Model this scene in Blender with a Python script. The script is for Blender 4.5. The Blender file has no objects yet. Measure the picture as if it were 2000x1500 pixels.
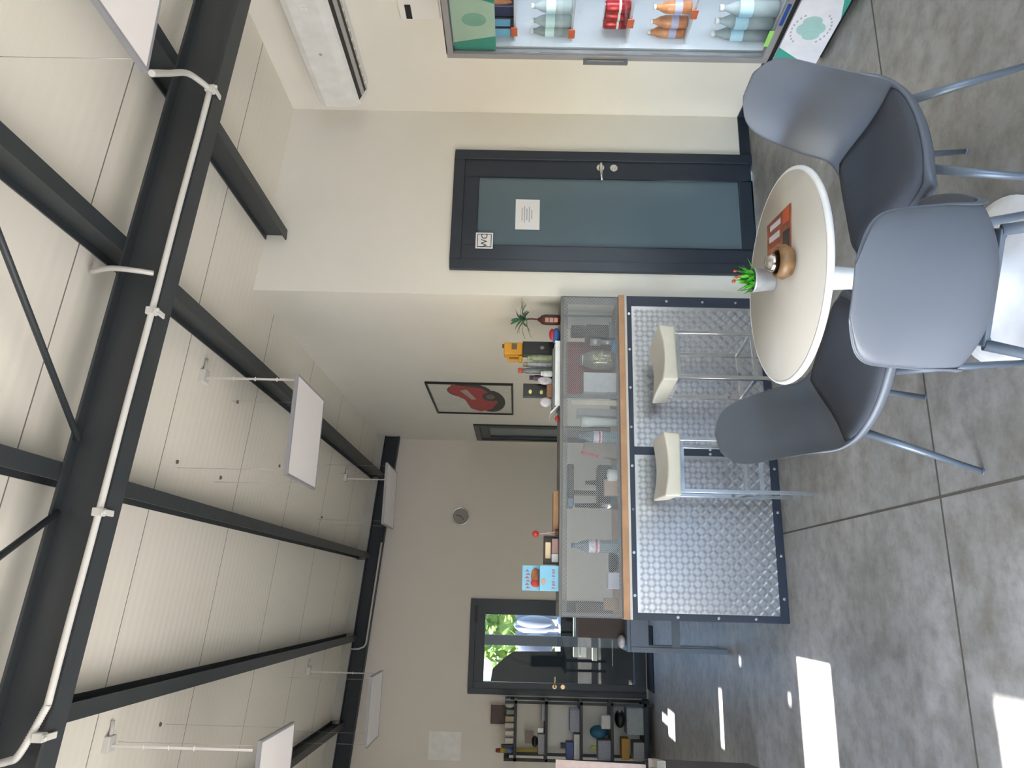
import bpy, bmesh, math, random
from mathutils import Vector, Matrix
random.seed(7)
sc = bpy.context.scene
col = sc.collection
PI = math.pi

# ------------------------------------------------------------ camera
CR = Vector((0.9598221, -0.27969323, 0.02265453))      # the photograph is turned a quarter: its up edge is the scene's right
CU = Vector((-0.02516513, -0.00538813, 0.99966879))
CF = Vector((0.27947853, 0.9600743, 0.01221016))
FPX = 1420.0
EYE = Vector((0, 0, 1.62))
cam = bpy.data.cameras.new('camera')
cam.sensor_width = 36.0
cam.lens = 36.0 * FPX / 2000.0
cam.clip_start = 0.05
co = bpy.data.objects.new('camera', cam)
col.objects.link(co)
X_, Y_, Z_ = -CU, CR, -CF
co.matrix_world = Matrix(((X_.x, Y_.x, Z_.x, EYE.x), (X_.y, Y_.y, Z_.y, EYE.y), (X_.z, Y_.z, Z_.z, EYE.z), (0, 0, 0, 1)))
sc.camera = co
# ------------------------------------------------------------ world, sun, exposure
sc.view_settings.view_transform = 'Standard'
sc.view_settings.look = 'None'
sc.view_settings.gamma = 1.0
sc.view_settings.use_curve_mapping = False
sc.view_settings.exposure = 1.25
w = bpy.data.worlds.new('world')
sc.world = w
w.use_nodes = True
bg = w.node_tree.nodes['Background']
sky = w.node_tree.nodes.new('ShaderNodeTexSky')
sky.sky_type = 'NISHITA'
sky.sun_disc = False
sky.sun_elevation = math.radians(36)
sky.sun_rotation = math.radians(-90)
sky.air_density = 1.0
sky.dust_density = 1.0
tint = w.node_tree.nodes.new('ShaderNodeMix')
tint.data_type = 'RGBA'
tint.blend_type = 'MULTIPLY'
tint.inputs[0].default_value = 1.0
tint.inputs[7].default_value = (0.91, 0.98, 1.10, 1)
w.node_tree.links.new(sky.outputs[0], tint.inputs[6])
w.node_tree.links.new(tint.outputs[2], bg.inputs[0])
bg.inputs[1].default_value = 0.72
SUN_ELEV = math.radians(35.9)
sl = bpy.data.lights.new('sun', 'SUN')
sl.energy = 24.0
sl.angle = math.radians(0.6)
sl.color = (1.0, 0.965, 0.925)
so = bpy.data.objects.new('sun', sl)
col.objects.link(so)
so.rotation_mode = 'QUATERNION'
so.rotation_quaternion = Vector((math.cos(SUN_ELEV), 0.0, -math.sin(SUN_ELEV))).to_track_quat('-Z', 'Y')


def portal(loc, sx, sy, direction):
    l = bpy.data.lights.new('window_daylight', 'AREA')
    l.shape = 'RECTANGLE'
    l.size, l.size_y = sx, sy
    l.cycles.is_portal = True
    o = bpy.data.objects.new('window_daylight', l)
    col.objects.link(o)
    o.location = loc
    o.rotation_mode = 'QUATERNION'
    o.rotation_quaternion = Vector(direction).to_track_quat('-Z', 'Z')


portal((-3.1, 0.9, 1.06), 3.5, 2.1, (1, 0, 0))
portal((1.25, -3.6, 1.2), 3.3, 2.2, (0, 1, 0))
portal((-3.1, 4.22, 1.05), 0.46, 2.1, (1, 0, 0))


# ------------------------------------------------------------ helpers
def at(px, py, ax, val):
    d = CR * (750 - py) + CU * (1000 - px) + CF * FPX
    t = (val - EYE[ax]) / d[ax]
    return EYE + d * t


def lin(h):
    if not isinstance(h, str):
        return tuple(h)[:3]
    h = h.lstrip('#')
    r = []
    for i in (0, 2, 4):
        c = int(h[i:i + 2], 16) / 255
        r.append(c / 12.92 if c <= 0.04045 else ((c + 0.055) / 1.055) ** 2.4)
    return tuple(r)


MATS = {}


def mat(name, hexc, rough=0.5, metal=0.0, var=0.06, scale=12.0, bump=0.0, **kw):
    if name in MATS:
        return MATS[name]
    m = bpy.data.materials.new(name)
    m.use_nodes = True
    nt = m.node_tree
    b = nt.nodes['Principled BSDF']
    c = lin(hexc)
    b.inputs['Roughness'].default_value = rough
    b.inputs['Metallic'].default_value = metal
    tc = nt.nodes.new('ShaderNodeTexCoord')
    n = nt.nodes.new('ShaderNodeTexNoise')
    n.inputs['Scale'].default_value = scale
    n.inputs['Detail'].default_value = 4
    nt.links.new(tc.outputs['Object'], n.inputs['Vector'])
    r = nt.nodes.new('ShaderNodeValToRGB')
    r.color_ramp.elements[0].position = 0.3
    r.color_ramp.elements[1].position = 0.7
    r.color_ramp.elements[0].color = (*[x * (1 - var) for x in c], 1)
    r.color_ramp.elements[1].color = (*[min(1, x * (1 + var)) for x in c], 1)
    nt.links.new(n.outputs['Fac'], r.inputs['Fac'])
    nt.links.new(r.outputs['Color'], b.inputs['Base Color'])
    if bump:
        bp = nt.nodes.new('ShaderNodeBump')
        bp.inputs['Strength'].default_value = bump
        bp.inputs['Distance'].default_value = 0.002
        nt.links.new(n.outputs['Fac'], bp.inputs['Height'])
        nt.links.new(bp.outputs['Normal'], b.inputs['Normal'])
    for k, v in kw.items():
        b.inputs[k.replace('_', ' ')].default_value = v
    MATS[name] = m
    return m


def mul(m):
    return m


class G:
    """collects shapes for one mesh"""
    def __init__(s):
        s.v, s.f, s.sm = [], [], []

    def add(s, vs, fs, smooth=False, M=None):
        o = len(s.v)
        for v in vs:
            v = Vector(v)
            s.v.append(M @ v if M else v)
        for f in fs:
            s.f.append([i + o for i in f])
            s.sm.append(smooth)
        return s

    def box(s, a, b, M=None):
        x0, y0, z0 = [min(a[i], b[i]) for i in range(3)]
        x1, y1, z1 = [max(a[i], b[i]) for i in range(3)]
        vs = [(x0, y0, z0), (x1, y0, z0), (x1, y1, z0), (x0, y1, z0), (x0, y0, z1), (x1, y0, z1), (x1, y1, z1), (x0, y1, z1)]
        fs = [(0, 3, 2, 1), (4, 5, 6, 7), (0, 1, 5, 4), (1, 2, 6, 5), (2, 3, 7, 6), (3, 0, 4, 7)]
        return s.add(vs, fs, False, M)

    def cbox(s, c, d, rz=0.0, rx=0.0, ry=0.0):
        M = Matrix.Translation(Vector(c)) @ Matrix.Rotation(rz, 4, 'Z') @ Matrix.Rotation(rx, 4, 'X') @ Matrix.Rotation(ry, 4, 'Y')
        return s.box((-d[0] / 2, -d[1] / 2, -d[2] / 2), (d[0] / 2, d[1] / 2, d[2] / 2), M)

    def cyl(s, p, q, r1, r2=None, n=16, caps=True):
        p, q = Vector(p), Vector(q)
        r2 = r1 if r2 is None else r2
        d = (q - p).normalized()
        a = d.orthogonal().normalized()
        b = d.cross(a)
        vs = []
        for k, (c, r) in enumerate(((p, r1), (q, r2))):
            for i in range(n):
                t = 2 * PI * i / n
                vs.append(c + (a * math.cos(t) + b * math.sin(t)) * r)
        fs = [(i, (i + 1) % n, n + (i + 1) % n, n + i) for i in range(n)]
        s.add(vs, fs, True)
        if caps:
            s.add(vs, [tuple(reversed(range(n))), tuple(range(n, 2 * n))], False)
        return s

    def tube(s, pts, r, n=8, closed=False):
        pts = [Vector(p) for p in pts]
        m = len(pts)
        rings = []
        up = None
        for i, p in enumerate(pts):
            t = (pts[min(i + 1, m - 1)] - pts[max(i - 1, 0)]).normalized()
            if up is None:
                up = t.orthogonal().normalized()
            up = (up - t * up.dot(t)).normalized()
            b = t.cross(up)
            rr = r[i] if isinstance(r, (list, tuple)) else r
            rings.append([p + (up * math.cos(2 * PI * k / n) + b * math.sin(2 * PI * k / n)) * rr for k in range(n)])
        vs = [v for g in rings for v in g]
        fs = []
        for i in range(m - 1):
            for k in range(n):
                fs.append((i * n + k, i * n + (k + 1) % n, (i + 1) * n + (k + 1) % n, (i + 1) * n + k))
        s.add(vs, fs, True)
        s.add(vs, [tuple(reversed(range(n))), tuple(range((m - 1) * n, m * n))], False)
        return s

    def lathe(s, prof, n=32, c=(0, 0, 0), M=None, caps=True):
        vs = []
        for r, z in prof:
            for i in range(n):
                t = 2 * PI * i / n
                vs.append((c[0] + r * math.cos(t), c[1] + r * math.sin(t), c[2] + z))
        fs = []
        for j in range(len(prof) - 1):
            for i in range(n):
                fs.append((j * n + i, j * n + (i + 1) % n, (j + 1) * n + (i + 1) % n, (j + 1) * n + i))
        s.add(vs, fs, True, M)
        if caps and prof[0][0] > 1e-5:
            s.add(vs[:n], [tuple(reversed(range(n)))], False, M)
        if caps and prof[-1][0] > 1e-5:
            s.add(vs[-n:], [tuple(range(n))], False, M)
        return s

    def prism(s, poly, h, M=None):
        """polygon in local xy, extruded along +z by h"""
        n = len(poly)
        vs = [(x, y, 0) for x, y in poly] + [(x, y, h) for x, y in poly]
        fs = [tuple(reversed(range(n))), tuple(range(n, 2 * n))]
        fs += [(i, (i + 1) % n, n + (i + 1) % n, n + i) for i in range(n)]
        return s.add(vs, fs, False, M)

    def ell(s, c, r, n=16, m=10):
        vs, fs = [], []
        for j in range(1, m):
            ph = PI * j / m
            for i in range(n):
                t = 2 * PI * i / n
                vs.append((c[0] + r[0] * math.sin(ph) * math.cos(t), c[1] + r[1] * math.sin(ph) * math.sin(t), c[2] + r[2] * math.cos(ph)))
        vs += [(c[0], c[1], c[2] + r[2]), (c[0], c[1], c[2] - r[2])]
        for j in range(m - 2):
            for i in range(n):
                fs.append((j * n + i, (j + 1) * n + i, (j + 1) * n + (i + 1) % n, j * n + (i + 1) % n))
        T, B = len(vs) - 2, len(vs) - 1
        for i in range(n):
            fs.append((T, i, (i + 1) % n))
            fs.append((B, (m - 2) * n + (i + 1) % n, (m - 2) * n + i))
        return s.add(vs, fs, True)


def XZ(y, flip=False):
    """matrix: local x->world x, local y->world z, extrusion towards the camera (-y)"""
    return Matrix(((1, 0, 0, 0), (0, 0, -1, y), (0, 1, 0, 0), (0, 0, 0, 1)))


def YZ(x):
    """local x->world y, local y->world z, extrusion along -x"""
    return Matrix(((0, 0, -1, x), (1, 0, 0, 0), (0, 1, 0, 0), (0, 0, 0, 1)))


def make(name, g, m, parent=None, world=False, bevel=0.0, seg=2, label=None, kind=None, smooth_angle=None, sub=0, solid=0.0):
    me = bpy.data.meshes.new(name)
    vs = g.v
    if parent is not None and world:
        inv = (Matrix.Translation(root_loc(parent)) @ Matrix.Rotation(root_rot(parent), 4, 'Z')).inverted()
        vs = [inv @ v for v in vs]
    me.from_pydata([tuple(v) for v in vs], [], g.f)
    me.polygons.foreach_set('use_smooth', g.sm)
    me.update()
    bm = bmesh.new()
    bm.from_mesh(me)
    bmesh.ops.remove_doubles(bm, verts=bm.verts, dist=1e-6)
    bmesh.ops.recalc_face_normals(bm, faces=bm.faces)
    bm.to_mesh(me)
    bm.free()
    me.materials.append(m)
    o = bpy.data.objects.new(name, me)
    col.objects.link(o)
    if parent is not None:
        o.parent = parent
    if solid:
        md = o.modifiers.new('t', 'SOLIDIFY')
        md.thickness = solid
        md.offset = -1
    if bevel:
        md = o.modifiers.new('b', 'BEVEL')
        md.width = bevel
        md.segments = seg
        md.limit_method = 'ANGLE'
        md.angle_limit = math.radians(40)
    if sub:
        md = o.modifiers.new('s', 'SUBSURF')
        md.levels = md.render_levels = sub
    if label:
        o['label'] = label
    if kind:
        o['kind'] = kind
    return o


def root_loc(p):
    L = Vector(p.location)
    if p.parent is not None:
        L = L + root_loc(p.parent)
    return L


def root_rot(p):
    r = p.rotation_euler.z
    return r


def thing(name, label, cat, loc=(0, 0, 0), rz=0.0, group=None, kind=None):
    o = bpy.data.objects.new(name, None)
    o.empty_display_size = 0.05
    col.objects.link(o)
    o.location = loc
    o.rotation_euler = (0, 0, rz)
    o['label'] = label
    o['category'] = cat
    if group:
        o['group'] = group
    if kind:
        o['kind'] = kind
    return o


def tag(o, label, cat, group=None, kind=None):
    o['label'] = label
    o['category'] = cat
    if group:
        o['group'] = group
    if kind:
        o['kind'] = kind
    return o


def single(name, g, m, label, cat, group=None, loc=None, kind=None, **kw):
    """a thing that is one mesh; geometry in world space, origin moved to loc"""
    if loc is not None:
        L = Vector(loc)
        g.v = [v - L for v in g.v]
    o = make(name, g, m, **kw)
    if loc is not None:
        o.location = loc
    return tag(o, label, cat, group, kind)


def dup(root, loc, rz, label, group=None):
    r = root.copy()
    col.objects.link(r)
    r.location = loc
    r.rotation_euler = (0, 0, rz)
    r['label'] = label
    if group:
        r['group'] = group
    for ch in list(root.children):
        c = ch.copy()
        col.objects.link(c)
        c.parent = r
        for g in ch.children:
            d = g.copy()
            col.objects.link(d)
            d.parent = c
    return r


def struct(name, g, m, parent=None, label=None, **kw):
    o = make(name, g, m, parent, **kw)
    if parent is None:
        o['kind'] = 'structure'
    if label:
        o['label'] = label
    return o


_tc = {}


def text(s, size, m, M, name, parent, depth=0.0008, world=True, label=None):
    c = bpy.data.curves.new('t', 'FONT')
    c.body = s
    c.size = size
    c.extrude = depth
    c.align_x = 'CENTER'
    c.align_y = 'CENTER'
    c.resolution_u = 3
    to = bpy.data.objects.new('t', c)
    col.objects.link(to)
    dg = bpy.context.evaluated_depsgraph_get()
    me = bpy.data.meshes.new_from_object(to.evaluated_get(dg))
    g = G()
    g.add([v.co.copy() for v in me.vertices], [tuple(p.vertices) for p in me.polygons], False, M)
    bpy.data.objects.remove(to)
    bpy.data.curves.remove(c)
    bpy.data.meshes.remove(me)
    return make(name, g, m, parent, world, label=label)


# ------------------------------------------------------------ materials
def wallpaint(name, hexc):
    return mat(name, hexc, 0.75, 0, 0.015, 3.0, 0.05)


M_wall = wallpaint('wall_paint', '#e7e3d9')
M_far = wallpaint('wall_paint_far', '#e4dcd2')
M_dark = mat('anthracite_frame', '#28303c', 0.38, 0.0, 0.04, 6)
M_steel = mat('painted_steel', '#34383b', 0.5, 0.0, 0.06, 5)
M_steel2 = mat('painted_steel_blue', '#1f252d', 0.5, 0.0, 0.05, 5)
M_pvc = mat('conduit_pvc', '#cfccc6', 0.5, 0, 0.03, 10)
M_chrome = mat('chrome', '#d5d8da', 0.12, 1.0, 0.02, 10)
M_alu = mat('aluminium', '#c3c6ca', 0.3, 1.0, 0.04, 14)
M_white = mat('white_plastic', '#e9e7e3', 0.4, 0, 0.01, 5)
M_black = mat('black_plastic', '#17181a', 0.45, 0, 0.05, 8)
M_paper = mat('white_paper', '#e6e5e6', 0.8, 0, 0.01, 5)
M_ink = mat('dark_ink', '#3a3a3c', 0.8, 0, 0.02, 5)
M_greyink = mat('grey_ink', '#a9a9ad', 0.8, 0, 0.02, 5)
M_wood = mat('light_wood', '#b08765', 0.5, 0, 0.12, 9)
M_teal = mat('teal_print', '#3f9d8e', 0.5, 0, 0.05, 6)
M_mint = mat('mint_print', '#bfd6c4', 0.5, 0, 0.03, 6)
M_red = mat('red_print', '#c2352f', 0.45, 0, 0.05, 10)
M_glass = mat('clear_glass', '#f2f6f6', 0.02, 0, 0.0, 5, 0, IOR=1.45, Transmission_Weight=1.0)


def floor_material():
    m = bpy.data.materials.new('polished_concrete')
    m.use_nodes = True
    nt = m.node_tree
    N, L = nt.nodes, nt.links
    b = N['Principled BSDF']
    tc = N.new('ShaderNodeTexCoord')
    n1 = N.new('ShaderNodeTexNoise'); n1.inputs['Scale'].default_value = 1.6; n1.inputs['Detail'].default_value = 8; n1.inputs['Roughness'].default_value = 0.62
    n2 = N.new('ShaderNodeTexNoise'); n2.inputs['Scale'].default_value = 9.0; n2.inputs['Detail'].default_value = 9; n2.inputs['Roughness'].default_value = 0.7
    for n in (n1, n2):
        L.new(tc.outputs['Object'], n.inputs['Vector'])
    r1 = N.new('ShaderNodeValToRGB')
    r1.color_ramp.elements[0].position = 0.32; r1.color_ramp.elements[0].color = (*lin('#8b8984'), 1)
    r1.color_ramp.elements[1].position = 0.68; r1.color_ramp.elements[1].color = (*lin('#b3b2b0'), 1)
    r2 = N.new('ShaderNodeValToRGB')
    r2.color_ramp.elements[0].position = 0.35; r2.color_ramp.elements[0].color = (0.66, 0.63, 0.59, 1)
    r2.color_ramp.elements[1].position = 0.6; r2.color_ramp.elements[1].color = (1.0, 1.0, 1.0, 1)
    L.new(n1.outputs['Fac'], r1.inputs['Fac']); L.new(n2.outputs['Fac'], r2.inputs['Fac'])
    mx = N.new('ShaderNodeMix'); mx.data_type = 'RGBA'; mx.blend_type = 'MULTIPLY'; mx.inputs[0].default_value = 1.0
    L.new(r1.outputs['Color'], mx.inputs[6]); L.new(r2.outputs['Color'], mx.inputs[7])
    L.new(mx.outputs[2], b.inputs['Base Color'])
    rr = N.new('ShaderNodeMapRange'); rr.inputs[3].default_value = 0.3; rr.inputs[4].default_value = 0.55
    L.new(n1.outputs['Fac'], rr.inputs[0]); L.new(rr.outputs[0], b.inputs['Roughness'])
    bp = N.new('ShaderNodeBump'); bp.inputs['Strength'].default_value = 0.12; bp.inputs['Distance'].default_value = 0.003
    L.new(n2.outputs['Fac'], bp.inputs['Height']); L.new(bp.outputs['Normal'], b.inputs['Normal'])
    return m


def roof_material():
    m = bpy.data.materials.new('ribbed_roof_panel')
    m.use_nodes = True
    nt = m.node_tree
    N, L = nt.nodes, nt.links
    b = N['Principled BSDF']
    b.inputs['Roughness'].default_value = 0.55
    tc = N.new('ShaderNodeTexCoord')
    sp = N.new('ShaderNodeSeparateXYZ')
    L.new(tc.outputs['Object'], sp.inputs[0])

    def math_(op, a, bb=None, c=None):
        n = N.new('ShaderNodeMath'); n.operation = op
        for i, x in enumerate((a, bb, c)):
            if x is None: continue
            if isinstance(x, (int, float)): n.inputs[i].default_value = x
            else: L.new(x, n.inputs[i])
        return n.outputs[0]
    y = sp.outputs['Y']
    # panel joints every 1.12 m
    f = math_('FRACT', math_('DIVIDE', math_('SUBTRACT', y, 2.8), 1.12))
    seam = math_('LESS_THAN', math_('ABSOLUTE', math_('SUBTRACT', f, 0.5)), 0.4965)   # 1 away from the joint
    rib = math_('FRACT', math_('DIVIDE', y, 0.07))
    ribl = math_('LESS_THAN', rib, 0.06)
    tone = math_('SUBTRACT', 1.0, math_('MULTIPLY', ribl, 0.03))
    cr = N.new('ShaderNodeMix'); cr.data_type = 'RGBA'
    cr.inputs[6].default_value = (*lin('#78736a'), 1); cr.inputs[7].default_value = (*lin('#e7e1d4'), 1)
    L.new(seam, cr.inputs[0])
    mx = N.new('ShaderNodeMix'); mx.data_type = 'RGBA'; mx.blend_type = 'MULTIPLY'; mx.inputs[0].default_value = 1.0
    cb = N.new('ShaderNodeCombineColor')
    for i in range(3): L.new(tone, cb.inputs[i])
    L.new(cr.outputs[2], mx.inputs[6]); L.new(cb.outputs[0], mx.inputs[7])
    L.new(mx.outputs[2], b.inputs['Base Color'])
    bp = N.new('ShaderNodeBump'); bp.inputs['Strength'].default_value = 0.25; bp.inputs['Distance'].default_value = 0.002
    L.new(math_('SINE', math_('MULTIPLY', y, 90.0)), bp.inputs['Height']); L.new(bp.outputs['Normal'], b.inputs['Normal'])
    return m


# ------------------------------------------------------------ room shell
XR, YW, XM, YF, XL, YB = 3.42, 4.593, 1.966, 9.5, -3.0, -3.5
SL = 0.082


def roofz(x):
    return 3.35 + SL * (XR - x)


g = G().box((XL - 0.2, YB - 0.2, -0.15), (XR + 0.2, YF + 0.2, 0))
floor = struct('floor', g, floor_material(), label='grey polished concrete floor with saw-cut joints')
M_joint = mat('joint_gap', '#5a554d', 0.9, 0, 0.1, 30)
g = G().box((XL, 2.805, -0.002), (XR, 2.815, 0.0008))
struct('trim_1', g, M_joint, label='saw-cut floor joint running across the room')
g = G().box((0.4, YB, -0.002), (0.410, 2.8045, 0.0008)).box((0.4, 2.8155, -0.002), (0.410, YF, 0.0008))
struct('trim_2', g, M_joint, label='saw-cut floor joint running towards the bar')

x0, x1 = XL - 0.3, XR + 0.3
vs = [(x0, YB - 0.3, roofz(x0)), (x1, YB - 0.3, roofz(x1)), (x1, YF + 0.3, roofz(x1)), (x0, YF + 0.3, roofz(x0))]
vs += [(a, b, c + 0.12) for a, b, c in vs]
g = G().add(vs, [(0, 3, 2, 1), (4, 5, 6, 7), (0, 1, 5, 4), (1, 2, 6, 5), (2, 3, 7, 6), (3, 0, 4, 7)])
struct('ceiling', g, roof_material(), label='pale ribbed sandwich-panel roof lining')


def wall_xz(y0, y1, xa, xb, holes):
    """wall in a plane y=const, thickness y0..y1, sloped top, rectangular holes (xa,xb,za,zb)"""
    xs = sorted({xa, xb, *[h[0] for h in holes], *[h[1] for h in holes]})
    zs = sorted({0.0, *[h[2] for h in holes], *[h[3] for h in holes]})
    gg = G()
    for i in range(len(xs) - 1):
        a, b = xs[i], xs[i + 1]
        zz = zs + [None]
        run = None
        for j in range(len(zs)):
            za = zs[j]
            zb = zs[j + 1] if j + 1 < len(zs) else None
            cz = za + 0.001
            hole = any(h[0] <= a + 1e-6 and h[1] >= b - 1e-6 and h[2] <= cz and h[3] >= cz for h in holes)
            if hole:
                continue
            if zb is not None:
                gg.box((a, y0, za), (b, y1, zb))
            else:
                v = [(a, y0, za), (b, y0, za), (b, y1, za), (a, y1, za), (a, y0, roofz(a)), (b, y0, roofz(b)), (b, y1, roofz(b)), (a, y1, roofz(a))]
                gg.add(v, [(0, 3, 2, 1), (4, 5, 6, 7), (0, 1, 5, 4), (1, 2, 6, 5), (2, 3, 7, 6), (3, 0, 4, 7)])
    return gg


def wall_yz(xa, xb, ya, yb, top, holes):
    ys = sorted({ya, yb, *[h[0] for h in holes], *[h[1] for h in holes]})
    zs = sorted({0.0, top, *[h[2] for h in holes], *[h[3] for h in holes]})
    gg = G()
    for i in range(len(ys) - 1):
        for j in range(len(zs) - 1):
            cy, cz = (ys[i] + ys[i + 1]) / 2, (zs[j] + zs[j + 1]) / 2
            if any(h[0] < cy < h[1] and h[2] < cz < h[3] for h in holes):
                continue
            gg.box((xa, ys[i], zs[j]), (xb, ys[i + 1], zs[j + 1]))
    return gg


struct('wall_right', wall_yz(XR, XR + 0.2, YB, YW, roofz(XR), []), M_wall, label='cream wall behind the drinks fridge')
struct('wall_back', wall_xz(YW, YW + 0.15, XM, XR + 0.2, [(2.145, 3.085, 0.0, 2.13)]), M_wall, label='cream wall around the frosted door')
struct('wall_side', wall_yz(XM, XM + 0.15, YW + 0.15, YF, roofz(XM), [(8.5, 9.38, 0.0, 2.18)]), M_wall, label='cream wall with the framed poster')
struct('wall_far', wall_xz(YF, YF + 0.2, XL - 0.2, XM + 0.15, [(-1.15, -0.045, 0.0, 2.18)]), M_far, label='far cream wall with the clock')
HEAD = 2.1
struct('wall_left', wall_yz(XL - 0.2, XL, YB, YF, roofz(XL), [  # tall windows, plus small unseen slots added to shape sun patches on the floor
    (-0.85, 2.66, 0.05, HEAD), (4.0, 4.46, 0.0, HEAD), (7.96, 8.3, 1.195, 1.516), (8.3, 8.62, 1.26, 1.46), (6.12, 6.22, 1.39, 1.83), (5.56, 5.61, 1.86, 2.03), (4.6, 4.65, 1.76, 1.94)]), M_wall, label='left wall with tall window openings and small slots added to cast sun patches')
struct('wall_front', wall_xz(YB - 0.2, YB, XL - 0.2, XR + 0.2, [(-0.4, 2.9, 0.1, 2.3)]), M_wall, label='wall behind the viewer with a wide shop window')
# dark baseboard along the wc wall and right wall
struct('baseboard_back', G().box((XM, YW - 0.012, 0), (2.145, YW, 0.075)).box((3.085, YW - 0.012, 0), (XR, YW, 0.075)), M_dark)
struct('baseboard_right', G().box((XR - 0.012, YB, 0), (XR, YW - 0.013, 0.075)), M_dark)
struct('baseboard_side', G().box((XM - 0.012, YW + 0.3, 0), (XM, 8.5, 0.075)), M_dark)
struct('baseboard_far', G().box((-0.04, YF - 0.012, 0), (XM - 0.013, YF, 0.075)).box((XL, YF - 0.012, 0), (-1.155, YF, 0.075)), M_dark)


# ------------------------------------------------------------ steelwork under the roof
def ibeam_y(x, y0, y1, h, wd, top_drop=0.0, tw=0.006, tf=0.008):
    """I-beam running along y under the sloping roof"""
    gg = G()
    zt = roofz(x) - top_drop - SL * 0 - 0.003
    gg.box((x - wd / 2, y0, zt - tf), (x + wd / 2, y1, zt))
    gg.box((x - tw / 2, y0, zt - h + tf), (x + tw / 2, y1, zt - tf))
    gg.box((x - wd / 2, y0, zt - h), (x + wd / 2, y1, zt - h + tf))
    return gg


def ibeam_slope(y, xa, xb, h, wd, drop, tw=0.008, tf=0.012):
    gg = G()

    def slab(ya, yb, da, db):
        v = []
        for x in (xa, xb):
            for yy in (ya, yb):
                for d in (da, db):
                    v.append((x, yy, roofz(x) - drop - d))
        gg.add(v, [(0, 1, 3, 2), (4, 6, 7, 5), (0, 4, 5, 1), (2, 3, 7, 6), (0, 2, 6, 4), (1, 5, 7, 3)])
    slab(y - wd / 2, y + wd / 2, 0, tf)
    slab(y - tw / 2, y + tw / 2, tf, h - tf)
    slab(y - wd / 2, y + wd / 2, h - tf, h)
    return gg


PH = 0.15
purl = [(2.385, YW - 0.002, 'dark steel purlin nearest the air conditioner, ending at the wall above the frosted door'),
        (1.428, 9.29, 'long dark steel purlin passing over the bar just right of the square light panels'),
        (0.43, 9.29, 'dark steel purlin running through the middle of the ceiling left of the hanging panels'),
        (-0.53, 9.29, 'dark steel purlin landing on the far beam above the glass door'),
        (-1.5, 9.29, 'leftmost dark steel purlin, short in view beside the bright hanging panel')]
for x, ye, lab in purl:
    single('roof_purlin', ibeam_y(x, YB, ye, PH, 0.074), M_steel, lab, 'beam', 'steel purlins under the roof', loc=(x, 0, roofz(x) - PH))
single('steel_beam', ibeam_slope(2.915, XL, XR, 0.22, 0.11, PH + 0.004), M_steel, 'large dark steel I-beam crossing the room under the purlins, carrying a pale conduit', 'beam', loc=(0, 2.915, roofz(0) - PH - 0.22))
g = ibeam_slope(9.36, XL, XM, 0.185, 0.1, 0.09)
single('steel_beam', g, M_steel2, 'dark blue steel beam along the top of the far wall', 'beam', loc=(0, 9.36, roofz(0) - 0.27))
# pale closure strips between roof and far beam
g = G()
xs = [XL, -1.55, -1.45, -0.58, -0.48, 0.38, 0.48, 1.38, 1.48, XM]
for i in range(0, len(xs), 2):
    a, b = xs[i], xs[i + 1]
    v = [(a, 9.19, roofz(a)), (b, 9.19, roofz(b)), (b, 9.3, roofz(b)), (a, 9.3, roofz(a)), (a, 9.19, roofz(a) - 0.01), (b, 9.19, roofz(b) - 0.01), (b, 9.3, roofz(b) - 0.088), (a, 9.3, roofz(a) - 0.088)]
    g.add(v, [(0, 1, 2, 3), (7, 6, 5, 4), (0, 4, 5, 1), (1, 5, 6, 2), (2, 6, 7, 3), (3, 7, 4, 0)])
struct('trim_3', g, mat('closure_trim', '#bab8b0', 0.5, 0, 0.03, 5), label='pale closure strips between roof and far beam')
# wind braces
for a, b, lab in (((1.45, 1.70), (0.56, 2.87), 'thin dark brace rod slanting from the big beam up to the right'),
                  ((-0.35, 2.0), (0.27, 2.87), 'thin dark brace rod slanting from the big beam, the shorter one in view')):
    p, q = Vector((a[0], a[1], roofz(a[0]) - 0.185)), Vector((b[0], b[1], roofz(b[0]) - 0.185))
    single('brace_rod', G().cyl(p, q, 0.013, n=10), M_steel, lab, 'brace rod', 'roof braces', loc=p)

# conduit along the big beam
def flange(x):
    return roofz(x) - PH - 0.22


XC0 = at(417, 175, 1, 2.84).x
g = G()
pts = []
for i in range(41):
    x = XC0 - i * (XC0 + 0.42) / 40
    pts.append((x, 2.838 + 0.002 * math.sin(x * 7), flange(x) + 0.008))
g.tube(pts, 0.013, 10)
cond = thing('conduit', 'pale grey plastic conduit clipped along the front of the large steel beam', 'conduit', loc=(XC0, 2.838, flange(XC0)))
make('pipe', g, M_pvc, cond, True)
for px, py in ((417, 175), (297, 608), (187, 1000), (68, 1440)):
    p = at(px, py, 1, 2.84)
    z = flange(p.x)
    g = G().box((p.x - 0.016, 2.822, z - 0.012), (p.x + 0.016, 2.856, z + 0.028)).box((p.x - 0.012, 2.815, z - 0.02), (p.x + 0.012, 2.9, z - 0.0115)).cyl((p.x, 2.82, z - 0.032), (p.x, 2.82, z - 0.019), 0.008)
    make('clip', g, M_pvc, cond, True, bevel=0.003)


def flex(path, r, name, parent):
    """corrugated tube through control points"""
    P = [Vector(p) for p in path]
    pts, rad = [], []
    n = 120
    for i in range(n + 1):
        t = i / n * (len(P) - 1)
        k = min(int(t), len(P) - 2)
        f = t - k
        p0, p1, p2, p3 = P[max(k - 1, 0)], P[k], P[k + 1], P[min(k + 2, len(P) - 1)]
        pts.append(0.5 * ((2 * p1) + (p2 - p0) * f + (2 * p0 - 5 * p1 + 4 * p2 - p3) * f * f + (3 * p1 - p0 - 3 * p2 + p3) * f ** 3))
        rad.append(r * (1.0 if i % 2 else 0.82))
    return make(name, G().tube(pts, rad, 10), M_pvc, parent, True)


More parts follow.
